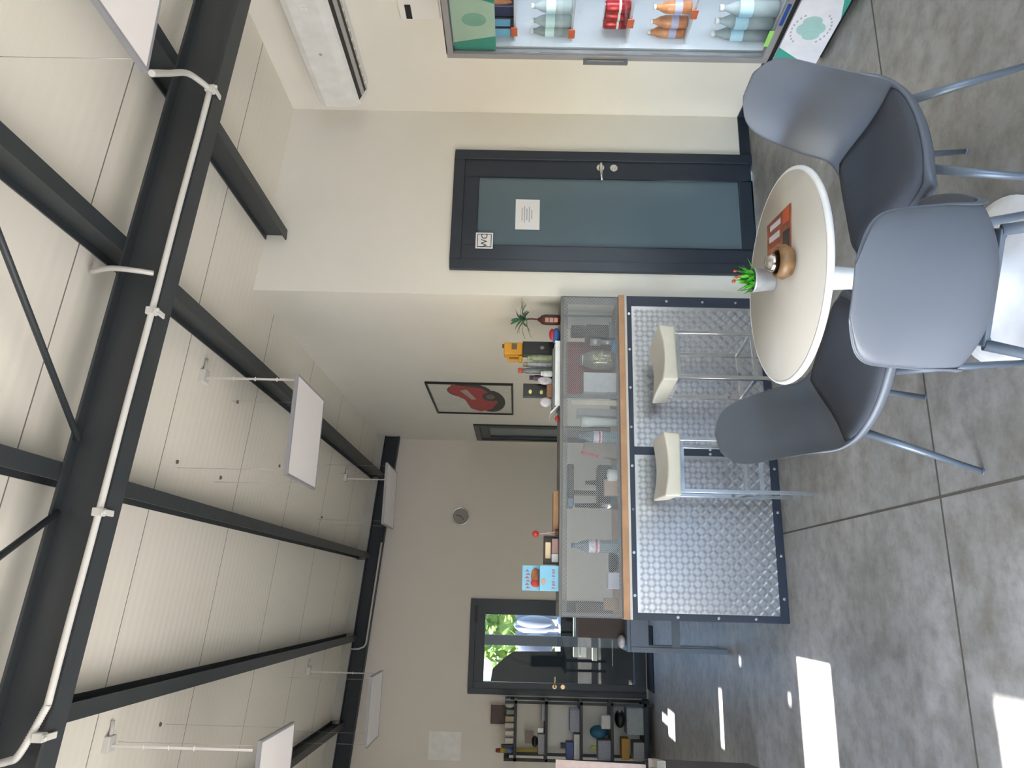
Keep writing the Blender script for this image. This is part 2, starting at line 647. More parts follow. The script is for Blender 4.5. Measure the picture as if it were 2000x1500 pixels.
e0b = Vector(pts[0])
flex([e0b, at(393, 160, 1, 2.79), at(365, 143, 1, 2.7), at(330, 143, 1, 2.5), at(296, 143, 1, 2.2)], 0.014, 'flexible_hose', cond)
pe = Vector(pts[-1])
flex([pe, at(40, 1470, 1, 2.85), at(15, 1487, 1, 2.86), at(-25, 1495, 1, 2.87)], 0.014, 'flexible_hose', cond)
q = at(300, 534, 1, 2.838)
flex([q, at(262, 528, 1, 2.80), at(215, 524, 1, 2.82), at(180, 531, 1, 2.9)], 0.012, 'flexible_hose', cond)

# ------------------------------------------------------------ junction boxes + pendant panels
M_diff = mat('diffuser', '#efe9e6', 0.45, 0, 0.01, 3)
M_pframe = mat('panel_frame', '#9c9ba0', 0.4, 0.2, 0.02, 8)
M_wire = mat('thin_wire', '#b9b6b0', 0.35, 0.6, 0.02, 10)


def panel(xa, ya, zc, label, s=0.6, tubecorner=None, reach=None):
    t = thing('hanging_light_panel', label, 'ceiling light', (xa + s / 2, ya + s / 2, zc), 0, 'square hanging light panels')
    g = G()
    h = 0.022
    for a, b in (((-s / 2, -s / 2), (s / 2, -s / 2 + 0.012)), ((-s / 2, s / 2 - 0.012), (s / 2, s / 2)), ((-s / 2, -s / 2 + 0.012), (-s / 2 + 0.012, s / 2 - 0.012)), ((s / 2 - 0.012, -s / 2 + 0.012), (s / 2, s / 2 - 0.012))):
        g.box((a[0], a[1], 0), (b[0], b[1], h))
    make('frame', g, M_pframe, t)
    make('diffuser', G().box((-s / 2 + 0.012, -s / 2 + 0.012, 0.002), (s / 2 - 0.012, s / 2 - 0.012, 0.018)), M_diff, t)
    for cx in (-1, 1):
        for cy in (-1, 1):
            x, y = cx * (s / 2 - 0.03), cy * (s / 2 - 0.03)
            wx = xa + s / 2 + x
            make('suspension_wire', G().cyl((x, y, 0.018), (x, y, roofz(wx) - zc), 0.0012, n=5), M_wire, t)
    return t


panel(0.625, 4.09, 2.93, 'square white light panel hanging over the bar stools, the largest of the middle ones')
panel(0.635, 7.13, 2.92, 'square white light panel hanging close to the far beam above the clock')
panel(-1.34, 7.10, 2.92, 'square pale light panel hanging left of the clock, seen nearly edge-on before the far wall')
panel(-1.36, 4.16, 2.93, 'square bright light panel cut by the left end of the room view')
panel(1.70, 1.50, 2.93, 'near square light panel above the big beam, by the flexible hose')
# cable drop of the panels: a thin flat cable with ties, hung from a junction box
M_cable = mat('cable_white', '#dcd6d2', 0.4, 0, 0.02, 10)
for px, py, ppx, lab in ((392, 738, 580, 'junction box with a white cable drop over the panel above the stools'),
                         (672, 935, 752, 'small junction box with a cable drop above the farthest panel on the right'),
                         (600, 1312, 729, 'junction box with a cable drop above the panel left of the clock'),
                         (205, 1457, 506, 'junction box with a cable drop over the bright panel at the left')):
    # roof point
    d = CR * (750 - py) + CU * (1000 - px) + CF * FPX
    t_ = (roofz(0) - EYE.z) / (d.z + SL * d.x)
    p = EYE + d * t_
    zr = roofz(p.x)
    t = thing('junction_box', lab, 'junction box', (p.x, p.y, zr), 0, 'junction boxes on the roof')
    make('box', G().box((-0.03, -0.03, -0.035), (0.05, 0.04, 0.004)), M_pvc, t, bevel=0.006)
    make('stub_pipe', G().tube([(0.03, 0, -0.018), (0.08, 0.004, -0.02), (0.12, 0.005, -0.018)], 0.01), M_pvc, t)
    g = G().box((-0.006, -0.002, 2.94 - zr), (0.006, 0.002, -0.03))
    c = make('cable', g, M_cable, t)
    for k in range(3):
        z = -0.2 - 0.13 * k
        make('cable_tie', G().box((-0.012, -0.004, z), (0.012, 0.004, z + 0.005)), M_white, c)
# screw heads showing on the roof lining
for px, py, lab in ((545, 910, 'grey screw cap just above the left edge of the panel over the stools'),
                    (345, 902, 'grey screw cap nearest the big beam, in the bay of the middle panels'),
                    (430, 933, 'grey screw cap low in the middle bay, close to the middle purlin'),
                    (463, 785, 'grey screw cap right of the panel over the stools, by the long purlin'),
                    (628, 1010, 'tiny grey screw cap towards the far beam, left of the farthest panel'),
                    (312, 1415, 'grey screw cap in the leftmost bay beside the bright panel')):
    d = CR * (750 - py) + CU * (1000 - px) + CF * FPX
    t_ = (roofz(0) - EYE.z) / (d.z + SL * d.x)
    p = EYE + d * t_
    single('roof_screw', G().cyl((p.x, p.y, roofz(p.x) - 0.008), (p.x, p.y, roofz(p.x) + 0.002), 0.012, n=8), mat('screw', '#6d6862', 0.5, 0.4), lab, 'screw', 'screw caps on the roof lining', loc=(p.x, p.y, roofz(p.x)))
# cable tray along the far beam
g = G().tube([(x, 9.29, roofz(x) - 0.262) for x in (0.6, 0.2, -0.2, -0.6)], 0.011, 8)
g.tube([(-0.6, 9.29, roofz(-0.6) - 0.262), (-0.635, 9.286, roofz(-0.6) - 0.24), (-0.66, 9.288, roofz(-0.6) - 0.18), (-0.665, 9.29, roofz(-0.6) - 0.085)], 0.011, 8)
single('conduit', g, M_pvc, 'thin pale conduit along the lower edge of the dark blue far beam', 'conduit', loc=(0, 9.29, 3.3))

# ------------------------------------------------------------ doors
def framed_rect(x0, x1, z0, z1, t, y0, y1, gg=None, bottom=True):
    gg = gg or G()
    gg.box((x0, y0, z0), (x0 + t, y1, z1)).box((x1 - t, y0, z0), (x1, y1, z1)).box((x0 + t, y0, z1 - t), (x1 - t, y1, z1))
    if bottom:
        gg.box((x0 + t, y0, z0), (x1 - t, y1, z0 + t))
    return gg


d1 = thing('door_1', 'dark framed door with a frosted grey-green pane and two paper notices', 'door', (2.615, YW, 0), kind='structure')
make('door_frame', framed_rect(2.145, 3.085, 0.0, 2.13, 0.075, YW - 0.03, YW + 0.07, bottom=False), M_dark, d1, True, bevel=0.004)
g = G()
g.box((2.216, YW - 0.018, 0.01), (2.336, YW + 0.04, 2.058)).box((2.873, YW - 0.018, 0.01), (3.014, YW + 0.04, 2.058))
g.box((2.336, YW - 0.018, 1.949), (2.873, YW + 0.04, 2.058)).box((2.336, YW - 0.018, 0.01), (2.873, YW + 0.04, 0.105))
make('door_leaf', g, M_dark, d1, True, bevel=0.005)
M_frost = mat('frosted_glass', '#607079', 0.16, 0, 0.03, 2)
make('frosted_pane', G().box((2.336, YW + 0.0, 0.105), (2.873, YW + 0.012, 1.949)), M_frost, d1, True)
hm = mat('satin_steel', '#d3d3d1', 0.25, 0.9, 0.03)
hx = 2.955
h = make('handle', G().cyl((hx, YW - 0.018, 1.086), (hx, YW - 0.03, 1.086), 0.027, n=20).cyl((hx, YW - 0.03, 1.086), (hx, YW - 0.07, 1.086), 0.011).tube([(hx + 0.012, YW - 0.066, 1.086), (hx - 0.02, YW - 0.07, 1.086), (hx - 0.075, YW - 0.07, 1.084), (hx - 0.125, YW - 0.062, 1.08)], [0.011, 0.011, 0.010, 0.008], 10), hm, d1, True, label='satin steel lever handle')
make('keyhole_plate', G().cyl((hx, YW - 0.018, 0.99), (hx, YW - 0.028, 0.99), 0.027, n=20).cyl((hx, YW - 0.028, 0.99), (hx, YW - 0.04, 0.99), 0.009), hm, d1, True)
# notices on the pane (their own things)
nt1 = thing('paper_notice', 'white landscape paper notice taped on the frosted door pane', 'notice', (2.585, YW - 0.001, 1.60))
make('sheet', G().box((-0.118, -0.001, -0.085), (0.118, 0.0006, 0.085)), M_paper, nt1)
for i, s in enumerate((0.10, 0.13, 0.09, 0.12, 0.07)):
    make('text_line', G().box((-s / 2, -0.0018, 0.035 - i * 0.017), (s / 2, -0.0009, 0.042 - i * 0.017)), M_greyink, nt1)
nt2 = thing('wc_sign', 'small square white sign reading WC at the upper left of the frosted door', 'sign', (2.364, YW - 0.02, 1.897))
make('plate', G().box((-0.06, -0.003, -0.06), (0.06, 0.0005, 0.06)), M_paper, nt2)
make('border', framed_rect(-0.05, 0.05, -0.05, 0.05, 0.005, -0.0038, -0.003), M_ink, nt2)
text('WC', 0.062, M_ink, Matrix.Translation((2.364, YW - 0.0242, 1.895)) @ Matrix.Rotation(PI / 2, 4, 'X'), 'lettering', nt2)

d2 = thing('door_2', 'narrow-looking dark door with grey pane in the side wall beside the far corner', 'door', (XM, 8.94, 0), kind='structure')


def yzframe(x0, x1, y0, y1, z0, z1, t, bottom=True):
    gg = G().box((x0, y0, z0), (x1, y0 + t, z1)).box((x0, y1 - t, z0), (x1, y1, z1)).box((x0, y0 + t, z1 - t), (x1, y1 - t, z1))
    if bottom:
        gg.box((x0, y0 + t, z0), (x1, y1 - t, z0 + t))
    return gg


make('door_frame', yzframe(XM - 0.02, XM + 0.08, 8.5, 9.38, 0, 2.18, 0.07, False), M_dark, d2, True)
make('door_leaf', yzframe(XM - 0.005, XM + 0.045, 8.572, 9.308, 0.01, 2.105, 0.11), M_dark, d2, True)
make('door_pane', G().box((XM + 0.012, 8.682, 0.12), (XM + 0.024, 9.198, 1.995)), M_frost, d2, True)
make('handle', G().box((XM - 0.012, 8.60, 1.04), (XM - 0.004, 8.66, 1.16)).cyl((XM - 0.01, 8.63, 1.12), (XM - 0.05, 8.63, 1.12), 0.01).cyl((XM - 0.05, 8.63, 1.12), (XM - 0.05, 8.75, 1.12), 0.009), M_black, d2, True, label='dark lever handle')

d3 = thing('door_3', 'dark framed glass door in the far wall with greenery and sky behind the pane', 'door', (-0.6, YF, 0), kind='structure')
make('door_frame', framed_rect(-1.15, -0.045, 0, 2.18, 0.065, YF - 0.03, YF + 0.08, bottom=False), M_dark, d3, True, bevel=0.004)
g = G()
g.box((-1.09, YF - 0.018, 0.02), (-1.01, YF + 0.05, 2.118)).box((-0.226, YF - 0.018, 0.02), (-0.105, YF + 0.05, 2.118))
g.box((-1.01, YF - 0.018, 1.995), (-0.226, YF + 0.05, 2.118)).box((-1.01, YF - 0.018, 0.02), (-0.226, YF + 0.05, 0.16))
make('door_leaf', g, M_dark, d3, True, bevel=0.004)
M_pane = mat('tinted_pane', '#c9d6d6', 0.0, 0, 0.0, 5, 0, IOR=1.45, Transmission_Weight=1.0)
make('glass_pane', G().box((-1.01, YF + 0.01, 0.16), (-0.226, YF + 0.016, 1.995)), M_pane, d3, True)
gm = mat('brass_handle', '#d9b98a', 0.25, 0.8, 0.03)
make('handle', G().cyl((-1.045, YF - 0.018, 1.13), (-1.045, YF - 0.028, 1.13), 0.026).cyl((-1.045, YF - 0.028, 1.13), (-1.045, YF - 0.06, 1.13), 0.01).cyl((-1.055, YF - 0.06, 1.13), (-0.93, YF - 0.06, 1.13), 0.009), gm, d3, True, label='lever handle catching light')
make('keyhole_plate', G().cyl((-1.045, YF - 0.018, 1.03), (-1.045, YF - 0.03, 1.03), 0.026), gm, d3, True)
# door closer plate, dark hinge slots near the top of the frame
make('hinge_cover', G().box((-0.33, YF - 0.034, 2.09), (-0.12, YF - 0.03, 2.13)), M_black, d3, True)
make('threshold', G().box((-1.15, YF - 0.035, 0.0), (-0.045, YF + 0.06, 0.02)), mat('threshold_alu', '#a8a194', 0.35, 0.8), d3, True)
g = G().box((-1.04, 9.05, 0.0), (-0.3, 9.46, 0.012))
single('door_mat', g, mat('mat_rubber', '#1c1c1d', 0.9, 0, 0.2, 60, 0.5), 'flat black door mat in front of the far glass door', 'door mat', loc=(-0.67, 9.25, 0), bevel=0.004)

# ------------------------------------------------------------ outside the far door and around
g = G().box((-14, -14, -0.2), (12, 24, -0.16))
tag(make('ground', g, mat('paving', '#8e8b85', 0.9, 0, 0.1, 4)), 'sunlit paving outside', 'ground', kind='structure')
# dark carport wall just outside the door
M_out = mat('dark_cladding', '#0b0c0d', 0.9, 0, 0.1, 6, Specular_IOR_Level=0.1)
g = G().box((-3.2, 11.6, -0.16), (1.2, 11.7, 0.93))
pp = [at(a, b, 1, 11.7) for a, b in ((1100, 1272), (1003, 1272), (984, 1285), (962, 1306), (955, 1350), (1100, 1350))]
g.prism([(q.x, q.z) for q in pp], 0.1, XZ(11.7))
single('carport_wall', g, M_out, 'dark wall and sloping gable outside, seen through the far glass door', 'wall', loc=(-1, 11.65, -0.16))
single('post', G().box((-0.70, 11.3, -0.16), (-0.56, 11.44, 3.1)), mat('reflected_mullion_grey', '#1b1c1e', 0.8), 'added grey post outside, imitating a mullion reflected in the far glass door', 'post', loc=(-0.63, 11.37, -0.16))  # added post, stands in for a mullion reflected in the glass
M_leaf = mat('leaves_outside', '#5c7320', 0.7, 0, 0.5, 7)


def bush(c, r, n, label, m, rs):
    rnd = random.Random(rs)
    gg = G()
    for i in range(n):
        u = rnd.uniform(-1, 1); th = rnd.uniform(0, 2 * PI)
        k = rnd.uniform(0.65, 1.0)
        p = Vector((math.sqrt(1 - u * u) * math.cos(th) * r[0], math.sqrt(1 - u * u) * math.sin(th) * r[1], u * r[2])) * k + Vector(c)
        a = Vector((rnd.gauss(0, 1), rnd.gauss(0, 1), rnd.gauss(0, 1))).normalized()
        b = a.orthogonal().normalized()
        s = rnd.uniform(0.07, 0.15)
        gg.add([p - a * s, p + b * s * 0.45, p + a * s, p - b * s * 0.45], [(0, 1, 2, 3)])
    gg.ell(c, (r[0] * 0.72, r[1] * 0.72, r[2] * 0.72), 14, 9)
    gg.cyl((c[0], c[1], -0.16), c, 0.08, 0.05)
    return single('bush', gg, m, label, 'bush', 'greenery outside the far door', loc=(c[0], c[1], -0.16))


bush((-0.35, 14.5, 1.75), (0.95, 0.8, 0.85), 900, 'yellow-green bush behind the right half of the far glass door', M_leaf, 1)
bush((-1.9, 17.2, 1.25), (1.0, 0.8, 0.78), 900, 'green bush low under the sky in the left half of the far glass door', M_leaf, 2)
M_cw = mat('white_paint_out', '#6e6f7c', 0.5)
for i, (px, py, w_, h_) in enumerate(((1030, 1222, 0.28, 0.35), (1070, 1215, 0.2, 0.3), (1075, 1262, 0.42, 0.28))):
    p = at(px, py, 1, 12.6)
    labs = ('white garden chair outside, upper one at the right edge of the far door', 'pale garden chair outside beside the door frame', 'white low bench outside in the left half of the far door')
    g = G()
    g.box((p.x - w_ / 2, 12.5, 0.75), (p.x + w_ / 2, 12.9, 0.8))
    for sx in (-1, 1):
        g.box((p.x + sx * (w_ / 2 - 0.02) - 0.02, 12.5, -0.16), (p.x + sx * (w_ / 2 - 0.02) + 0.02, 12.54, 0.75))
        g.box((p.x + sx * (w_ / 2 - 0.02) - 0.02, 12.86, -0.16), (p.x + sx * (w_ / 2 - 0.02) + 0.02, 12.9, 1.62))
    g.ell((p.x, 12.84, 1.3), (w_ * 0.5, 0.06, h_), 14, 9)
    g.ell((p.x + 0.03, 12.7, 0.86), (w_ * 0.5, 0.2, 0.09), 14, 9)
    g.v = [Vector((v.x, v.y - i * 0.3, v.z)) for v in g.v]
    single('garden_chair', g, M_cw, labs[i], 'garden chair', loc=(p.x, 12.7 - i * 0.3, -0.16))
# cream boards added outside, imitating pale boxes reflected in the door glass
for i, (pxa, pxb, pya, pyb) in enumerate(((1120, 1131, 1205, 1283), (1133, 1144, 1205, 1283), (1157, 1165, 1225, 1290))):
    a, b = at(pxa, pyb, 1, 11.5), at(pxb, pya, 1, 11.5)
    single('reflection_board', G().box((a.x, 11.42, b.z), (b.x, 11.6, a.z)), mat('reflection_board', '#6e6a60', 0.6), ('upper of three added cream boards imitating a reflection in the far door glass', 'middle of three added cream boards imitating a reflection in the far door glass', 'lowest of three added cream boards imitating a reflection in the far door glass')[i], 'board', 'added boards imitating reflections', loc=((a.x + b.x) / 2, 11.5, b.z))

# ------------------------------------------------------------ bar counter
BX0, BX1, BY = -0.118, 1.95, 4.52
bar = thing('bar_counter', 'bar counter clad in aluminium tread plate with a wooden top and dark bolted frame', 'bar counter', ((BX0 + BX1) / 2, BY, 0))
M_bar = mat('bar_frame', '#283142', 0.4, 0, 0.05, 5)
g = G()
g.box((BX0, BY, 0.0), (BX1, BY + 0.03, 0.05))            # bottom rail
g.box((BX0, BY, 0.895), (BX1, BY + 0.03, 0.928))
g.box((BX0, BY, 0.05), (-0.078, BY + 0.03, 0.895))
g.box((0.872, BY, 0.05), (0.925, BY + 0.03, 0.895))
g.box((1.878, BY, 0.05), (BX1, BY + 0.03, 0.895))
make('front_frame', g, M_bar, bar, True, bevel=0.002)
make('body', G().box((BX0, BY + 0.03, 0.0), (BX1, BY + 0.06, 0.928)).box((BX0, BY + 0.06, 0.0), (BX0 + 0.04, BY + 0.5, 0.928)), M_bar, bar, True)


def tread(xa, xb, za, zb, y):
    gg = G().box((xa, y, za), (xb, y + 0.006, zb))
    P = 0.0345
    nx, nz = int((xb - xa) / P), int((zb - za) / P)
    hgt = 0.0042
    for i in range(nx + 1):
        for j in range(nz + 1):
            cx, cz = xa + (i + 0.5) * P, za + (j + 0.5) * P
            if cx > xb - 0.012 or cz > zb - 0.012:
                continue
            sgn = 1 if (i + j) % 2 else -1
            a = math.radians(45) * sgn
            dx, dz = math.cos(a), math.sin(a)
            nx_, nz_ = -dz, dx
            for k in range(5):
                o = (k - 2) * 0.0064
                px, pz = cx + nx_ * o, cz + nz_ * o
                l, w_ = 0.0172, 0.0022
                v = [(px - dx * l, y, pz - dz * l), (px + nx_ * w_, y, pz + nz_ * w_), (px + dx * l, y, pz + dz * l), (px - nx_ * w_, y, pz - nz_ * w_),
                     (px - dx * l * 0.55, y - hgt, pz - dz * l * 0.55), (px + dx * l * 0.55, y - hgt, pz + dz * l * 0.55)]
                gg.add(v, [(0, 1, 4), (1, 5, 4), (1, 2, 5), (2, 3, 5), (3, 4, 5), (3, 0, 4)])
    return gg


M_tread = mat('tread_plate', '#c6c6c9', 0.27, 1.0, 0.04, 20)
make('tread_panel', tread(-0.078, 0.872, 0.05, 0.895, BY + 0.004), M_tread, bar, True)
make('tread_panel', tread(0.925, 1.878, 0.05, 0.895, BY + 0.004), M_tread, bar, True)
bolts = []
for x in (0.02, 0.27, 0.53, 0.80, 1.05, 1.31, 1.57, 1.82):
    bolts.append((x, 0.912)); bolts.append((x, 0.025))
for z in (0.2, 0.42, 0.66):
    bolts.append((-0.098, z)); bolts.append((1.914, z)); bolts.append((0.885, z)); bolts.append((0.912, z))
for x, z in bolts:
    make('bolt', G().cyl((x, BY, z), (x, BY - 0.004, z), 0.009, n=10).cyl((x, BY - 0.004, z), (x, BY - 0.009, z), 0.006, 0.003, n=8), M_chrome, bar, True)
make('white_strip', G().box((BX0, BY - 0.012, 0.928), (BX1, BY + 0.5, 0.942)), mat('pale_edge', '#c9c6c2', 0.5), bar, True)
make('countertop', G().box((BX0, BY - 0.014, 0.942), (BX1, BY + 0.5, 0.982)), M_wood, bar, True, bevel=0.003)

# ------------------------------------------------------------ mesh screen on the bar
MS0, MS1, MZ0, MZ1 = BX0 + 0.004, BX1 - 0.01, 0.982, 1.352
scr = thing('mesh_screen', 'grey expanded-metal screen box standing on the wooden bar top', 'screen', ((MS0 + MS1) / 2, BY + 0.01, MZ0))
M_mesh = mat('mesh_metal', '#b4b6b9', 0.45, 0.5, 0.05, 20)
M_meshf = mat('mesh_frame', '#6a6c70', 0.5, 0.3, 0.05, 12)


def wires(x0, x1, z0, z1, y, pitch=0.0088, wd=0.0013):
    gg = G()
    for sg in (1, -1):
        step = pitch * math.sqrt(2)
        c = x0 - (z1 - z0)
        k = 0
        while True:
            c0 = x0 - (z1 - z0) + k * step
            k += 1
            if c0 > x1:
                break
            # line x = c0 + (z - z0) for z in range, clipped to x0..x1
            ta, tb = max(0, x0 - c0), min(z1 - z0, x1 - c0)
            if tb - ta < 0.003:
                continue
            if sg > 0:
                p, q = (c0 + ta, z0 + ta), (c0 + tb, z0 + tb)
            else:
                p, q = (c0 + ta, z1 - ta), (c0 + tb, z1 - tb)
            dx, dz = (q[0] - p[0]), (q[1] - p[1])
            l = math.hypot(dx, dz)
            ex, ez = -dz / l * wd / 2, dx / l * wd / 2
            ya = y if sg > 0 else y + 0.001
            v = []
            for yy in (ya, ya + 0.0012):
                v += [(p[0] - ex, yy, p[1] - ez), (q[0] - ex, yy, q[1] - ez), (q[0] + ex, yy, q[1] + ez), (p[0] + ex, yy, p[1] + ez)]
            gg.add(v, [(0, 1, 2, 3), (7, 6, 5, 4), (0, 4, 5, 1), (2, 6, 7, 3)])
    return gg


make('front_mesh', wires(MS0, MS1, MZ0, MZ1, BY + 0.004), M_mesh, scr, True)
# perforated rim all round, two inner posts
rim = 0.036
make('rim', framed_rect(MS0, MS1, MZ0, MZ1, 0.006, BY + 0.0, BY + 0.008), M_meshf, scr, True)
fr = G()
for (a, b, c, d) in ((MS0, MS1, MZ1 - rim, MZ1), (MS0, MS1, MZ0, MZ0 + 0.02), (MS0, MS0 + rim * 0.8, MZ0 + 0.02, MZ1 - rim), (MS1 - rim * 1.4, MS1, MZ0 + 0.02, MZ1 - rim)):
    w2 = wires(a, b, c, d, BY + 0.02, 0.006, 0.0022)
    fr.add(w2.v, w2.f)
make('inner_flange', fr, M_meshf, scr, True)
for px in (773,):
    p = at(1150, px, 1, BY)
    make('post', G().box((p.x - 0.01, BY + 0.01, MZ0), (p.x + 0.014, BY + 0.03, MZ1)), M_meshf, scr, True)
make('top_shelf', G().box((MS0, BY + 0.003, MZ1), (MS1, BY + 0.36, MZ1 + 0.012)), mat('shelf_top', '#77746f', 0.5, 0.2), scr, True)
for sx in (MS0 + 0.002, MS1 - 0.014):
    make('end_post', G().box((sx, BY + 0.33, MZ0), (sx + 0.012, BY + 0.345, MZ1)), M_meshf, scr, True)
TOPZ = MZ1 + 0.012
CTZ = 0.982

# ------------------------------------------------------------ things standing on top of the screen
def span(pxa, pya, pxb, pyb, y):
    """box of photo corners on plane y -> xmin, xmax, zmin, zmax"""
    a, b = at(pxa, pya, 1, y), at(pxb, pyb, 1, y)
    return min(a.x, b.x), max(a.x, b.x), min(a.z, b.z), max(a.z, b.z)


def obox(name, px, py, y, dy, m, label, cat, z0=None, h=None, group=None, bevel=0.003, parent=None):
    """a box whose front fills photo px range and py range on plane y, standing at z0"""
    xa, xb, za, zb = span(px[0], py[0], px[1], py[1], y)
    if z0 is not None:
        za = z0
    if h is not None:
        zb = za + h
    g = G().box((xa, y, za), (xb, y + dy, zb))
    if parent is not None:
        return make(name, g, m, parent, True, bevel=bevel)
    return single(name, g, m, label, cat, group, loc=((xa + xb) / 2, y + dy / 2, za), bevel=bevel)


YT = 4.62
# palm in a brown clad vase
p = at(1090, 625, 1, YT)
pl = thing('potted_palm', 'small green palm in a brown tiled vase at the wall end of the bar screen', 'potted plant', (p.x, YT, TOPZ))
M_brown = mat('brown_vase', '#4a2524', 0.4, 0, 0.1, 20)
make('vase', G().lathe([(0.02, 0), (0.034, 0.003), (0.036, 0.03), (0.036, 0.10), (0.03, 0.125), (0.014, 0.14), (0.012, 0.15)], 20), M_brown, pl)
for i in range(3):
    make('tile', G().box((-0.03, -0.0385, 0.018 + i * 0.03), (0.0, -0.034, 0.042 + i * 0.03)), mat('peach_tile', '#c08f7c', 0.4), pl)
make('stem', G().tube([(0, 0, 0.14), (0.004, 0, 0.19), (0, 0, 0.25)], 0.006), mat('stem_brown', '#5b2b27', 0.5), pl)
rnd = random.Random(5)
g = G()
for i in range(26):
    a = rnd.uniform(0, 2 * PI)
    le = rnd.uniform(0.11, 0.17)
    el = rnd.uniform(0.1, 1.2)
    base = Vector((0, 0, 0.22 + 0.04 * rnd.random()))
    pts = []
    for k in range(7):
        t = k / 6
        r_ = le * math.cos(el) * t
        zz = le * math.sin(el) * t - 0.05 * t * t
        pts.append(base + Vector((math.cos(a) * r_, math.sin(a) * r_, zz)))
    side = Vector((-math.sin(a), math.cos(a), 0))
    vs_, fs_ = [], []
    for k, q_ in enumerate(pts):
        wv = 0.011 * math.sin(PI * min(1, (k + 0.6) / 6.8))
        vs_ += [q_ - side * wv, q_ + Vector((0, 0, 0.002)), q_ + side * wv]
    for k in range(6):
        b_ = k * 3
        fs_ += [(b_, b_ + 1, b_ + 4, b_ + 3), (b_ + 1, b_ + 2, b_ + 5, b_ + 4)]
    g.add(vs_, fs_, True)
make('fronds', g, mat('palm_leaf', '#3e6f55', 0.5, 0, 0.25, 30), pl)
# packet, red and blue
q = at(1093, 657, 1, YT)
t = thing('snack_packet', 'red and blue packet lying between the palm and the white tray', 'packet', (q.x, YT, TOPZ))
make('blue_half', G().ell((0, 0, 0.026), (0.06, 0.03, 0.027)), mat('packet_blue', '#3f62a6', 0.3, 0, 0.2, 30), t)
make('red_half', G().ell((0.012, 0.0, 0.052), (0.042, 0.022, 0.022)), mat('packet_red', '#c03039', 0.3, 0, 0.1, 30), t)
# tray with grey base
xa, xb, za, zb = span(1087, 668, 1098, 795, 4.6)
tr = thing('serving_tray', 'long white tray with upturned left end on the bar screen', 'tray', ((xa + xb) / 2, 4.68, TOPZ))
L = (xb - xa) / 2
g = G()
prof = [(-L - 0.05, 0.058), (-L - 0.02, 0.03), (-L + 0.01, 0.004), (L, 0.004), (L + 0.004, 0.034), (L - 0.004, 0.034), (L - 0.008, 0.012), (-L + 0.014, 0.012), (-L - 0.014, 0.036), (-L - 0.042, 0.062)]
g.prism(prof, 0.2, XZ(0.1))
g.box((-L + 0.004, -0.105, 0.0), (L, -0.095, 0.032))
make('tray_body', g, mat('tray_white', '#eef0f1', 0.3), tr)
xa, xb, za, zb = span(1078, 685, 1090, 802, 4.66)
bk = thing('snack_basket', 'grey low basket standing in the white tray, filled with packets and jars', 'basket', ((xa + xb) / 2, 4.67, TOPZ + 0.0125))
make('basket_body', G().box((-(xb - xa) / 2, -0.06, 0), ((xb - xa) / 2, 0.06, 0.035)), mat('basket_grey', '#7f8486', 0.5, 0, 0.1, 30), bk, bevel=0.004)
BZ = TOPZ + 0.0475
# dark machine with yellow top
xa, xb, za, zb = span(1021, 666, 1080, 692, 4.8)
mc = thing('dark_grey_box', 'tall dark grey box with a small silver oval badge behind the basket', 'box', ((xa + xb) / 2, 4.84, TOPZ))
make('box_body', G().box((-(xb - xa) / 2, -0.04, 0), ((xb - xa) / 2, 0.05, zb - TOPZ)), mat('charcoal_box', '#25272a', 0.45), mc, bevel=0.006)
make('badge', G().ell((0, -0.042, (zb - TOPZ) * 0.45), (0.014, 0.003, 0.017)), mat('badge_silver', '#8c8d90', 0.3, 0.4), mc)
zt = zb
xa2, xb2, za2, zb2 = span(984, 668, 1021, 704, 4.8)
yl = thing('yellow_dispenser', 'chunky yellow plastic toy-like dispenser sitting on the tall dark grey box', 'dispenser', ((xa2 + xb2) / 2, 4.84, zt))
M_yel = mat('yellow_plastic', '#d99a1c', 0.4, 0, 0.06, 20)
W2 = (xb2 - xa2) / 2
H2 = zb2 - zt
make('body', G().box((-W2 * 0.35, -0.04, 0), (W2, 0.04, H2 * 0.98)).box((-W2 * 0.9, -0.035, 0.02), (-W2 * 0.35, 0.035, H2 * 0.8)).box((-W2, -0.03, -0.0), (-W2 * 0.4, 0.03, 0.03)), M_yel, yl, bevel=0.008)
make('window', G().box((W2 * 0.2, -0.043, H2 * 0.3), (W2 * 0.85, -0.039, H2 * 0.58)), mat('window_grey', '#6a5631', 0.4), yl)
make('grille', G().box((-W2 * 0.85, -0.037, H2 * 0.2), (-W2 * 0.62, -0.034, H2 * 0.7)), mat('grille_brown', '#7b5a17', 0.5), yl)
make('cap', G().cyl((W2 * 0.75, 0, H2 * 0.98), (W2 * 0.75, 0, H2 * 1.08), 0.014), mat('cap_brown', '#6c4028', 0.5), yl)


def jar(px, py, y, z0, m, capm, label, cat='jar', r=None, group=None, tilt=0):
    xa, xb, za, zb = span(px[0], py[0], px[1], py[1], y)
    r = r or (xb - xa) / 2
    hh = zb - z0
    t = thing('snack_jar', label, cat, ((xa + xb) / 2, y, z0), 0, group)
    make('jar_body', G().lathe([(r * 0.7, 0), (r, 0.006), (r, hh * 0.72), (r * 0.75, hh * 0.84), (r * 0.75, hh * 0.86)], 16), m, t)
    make('lid', G().cyl((0, 0, hh * 0.86), (0, 0, hh), r * 0.8), capm, t)
    return t


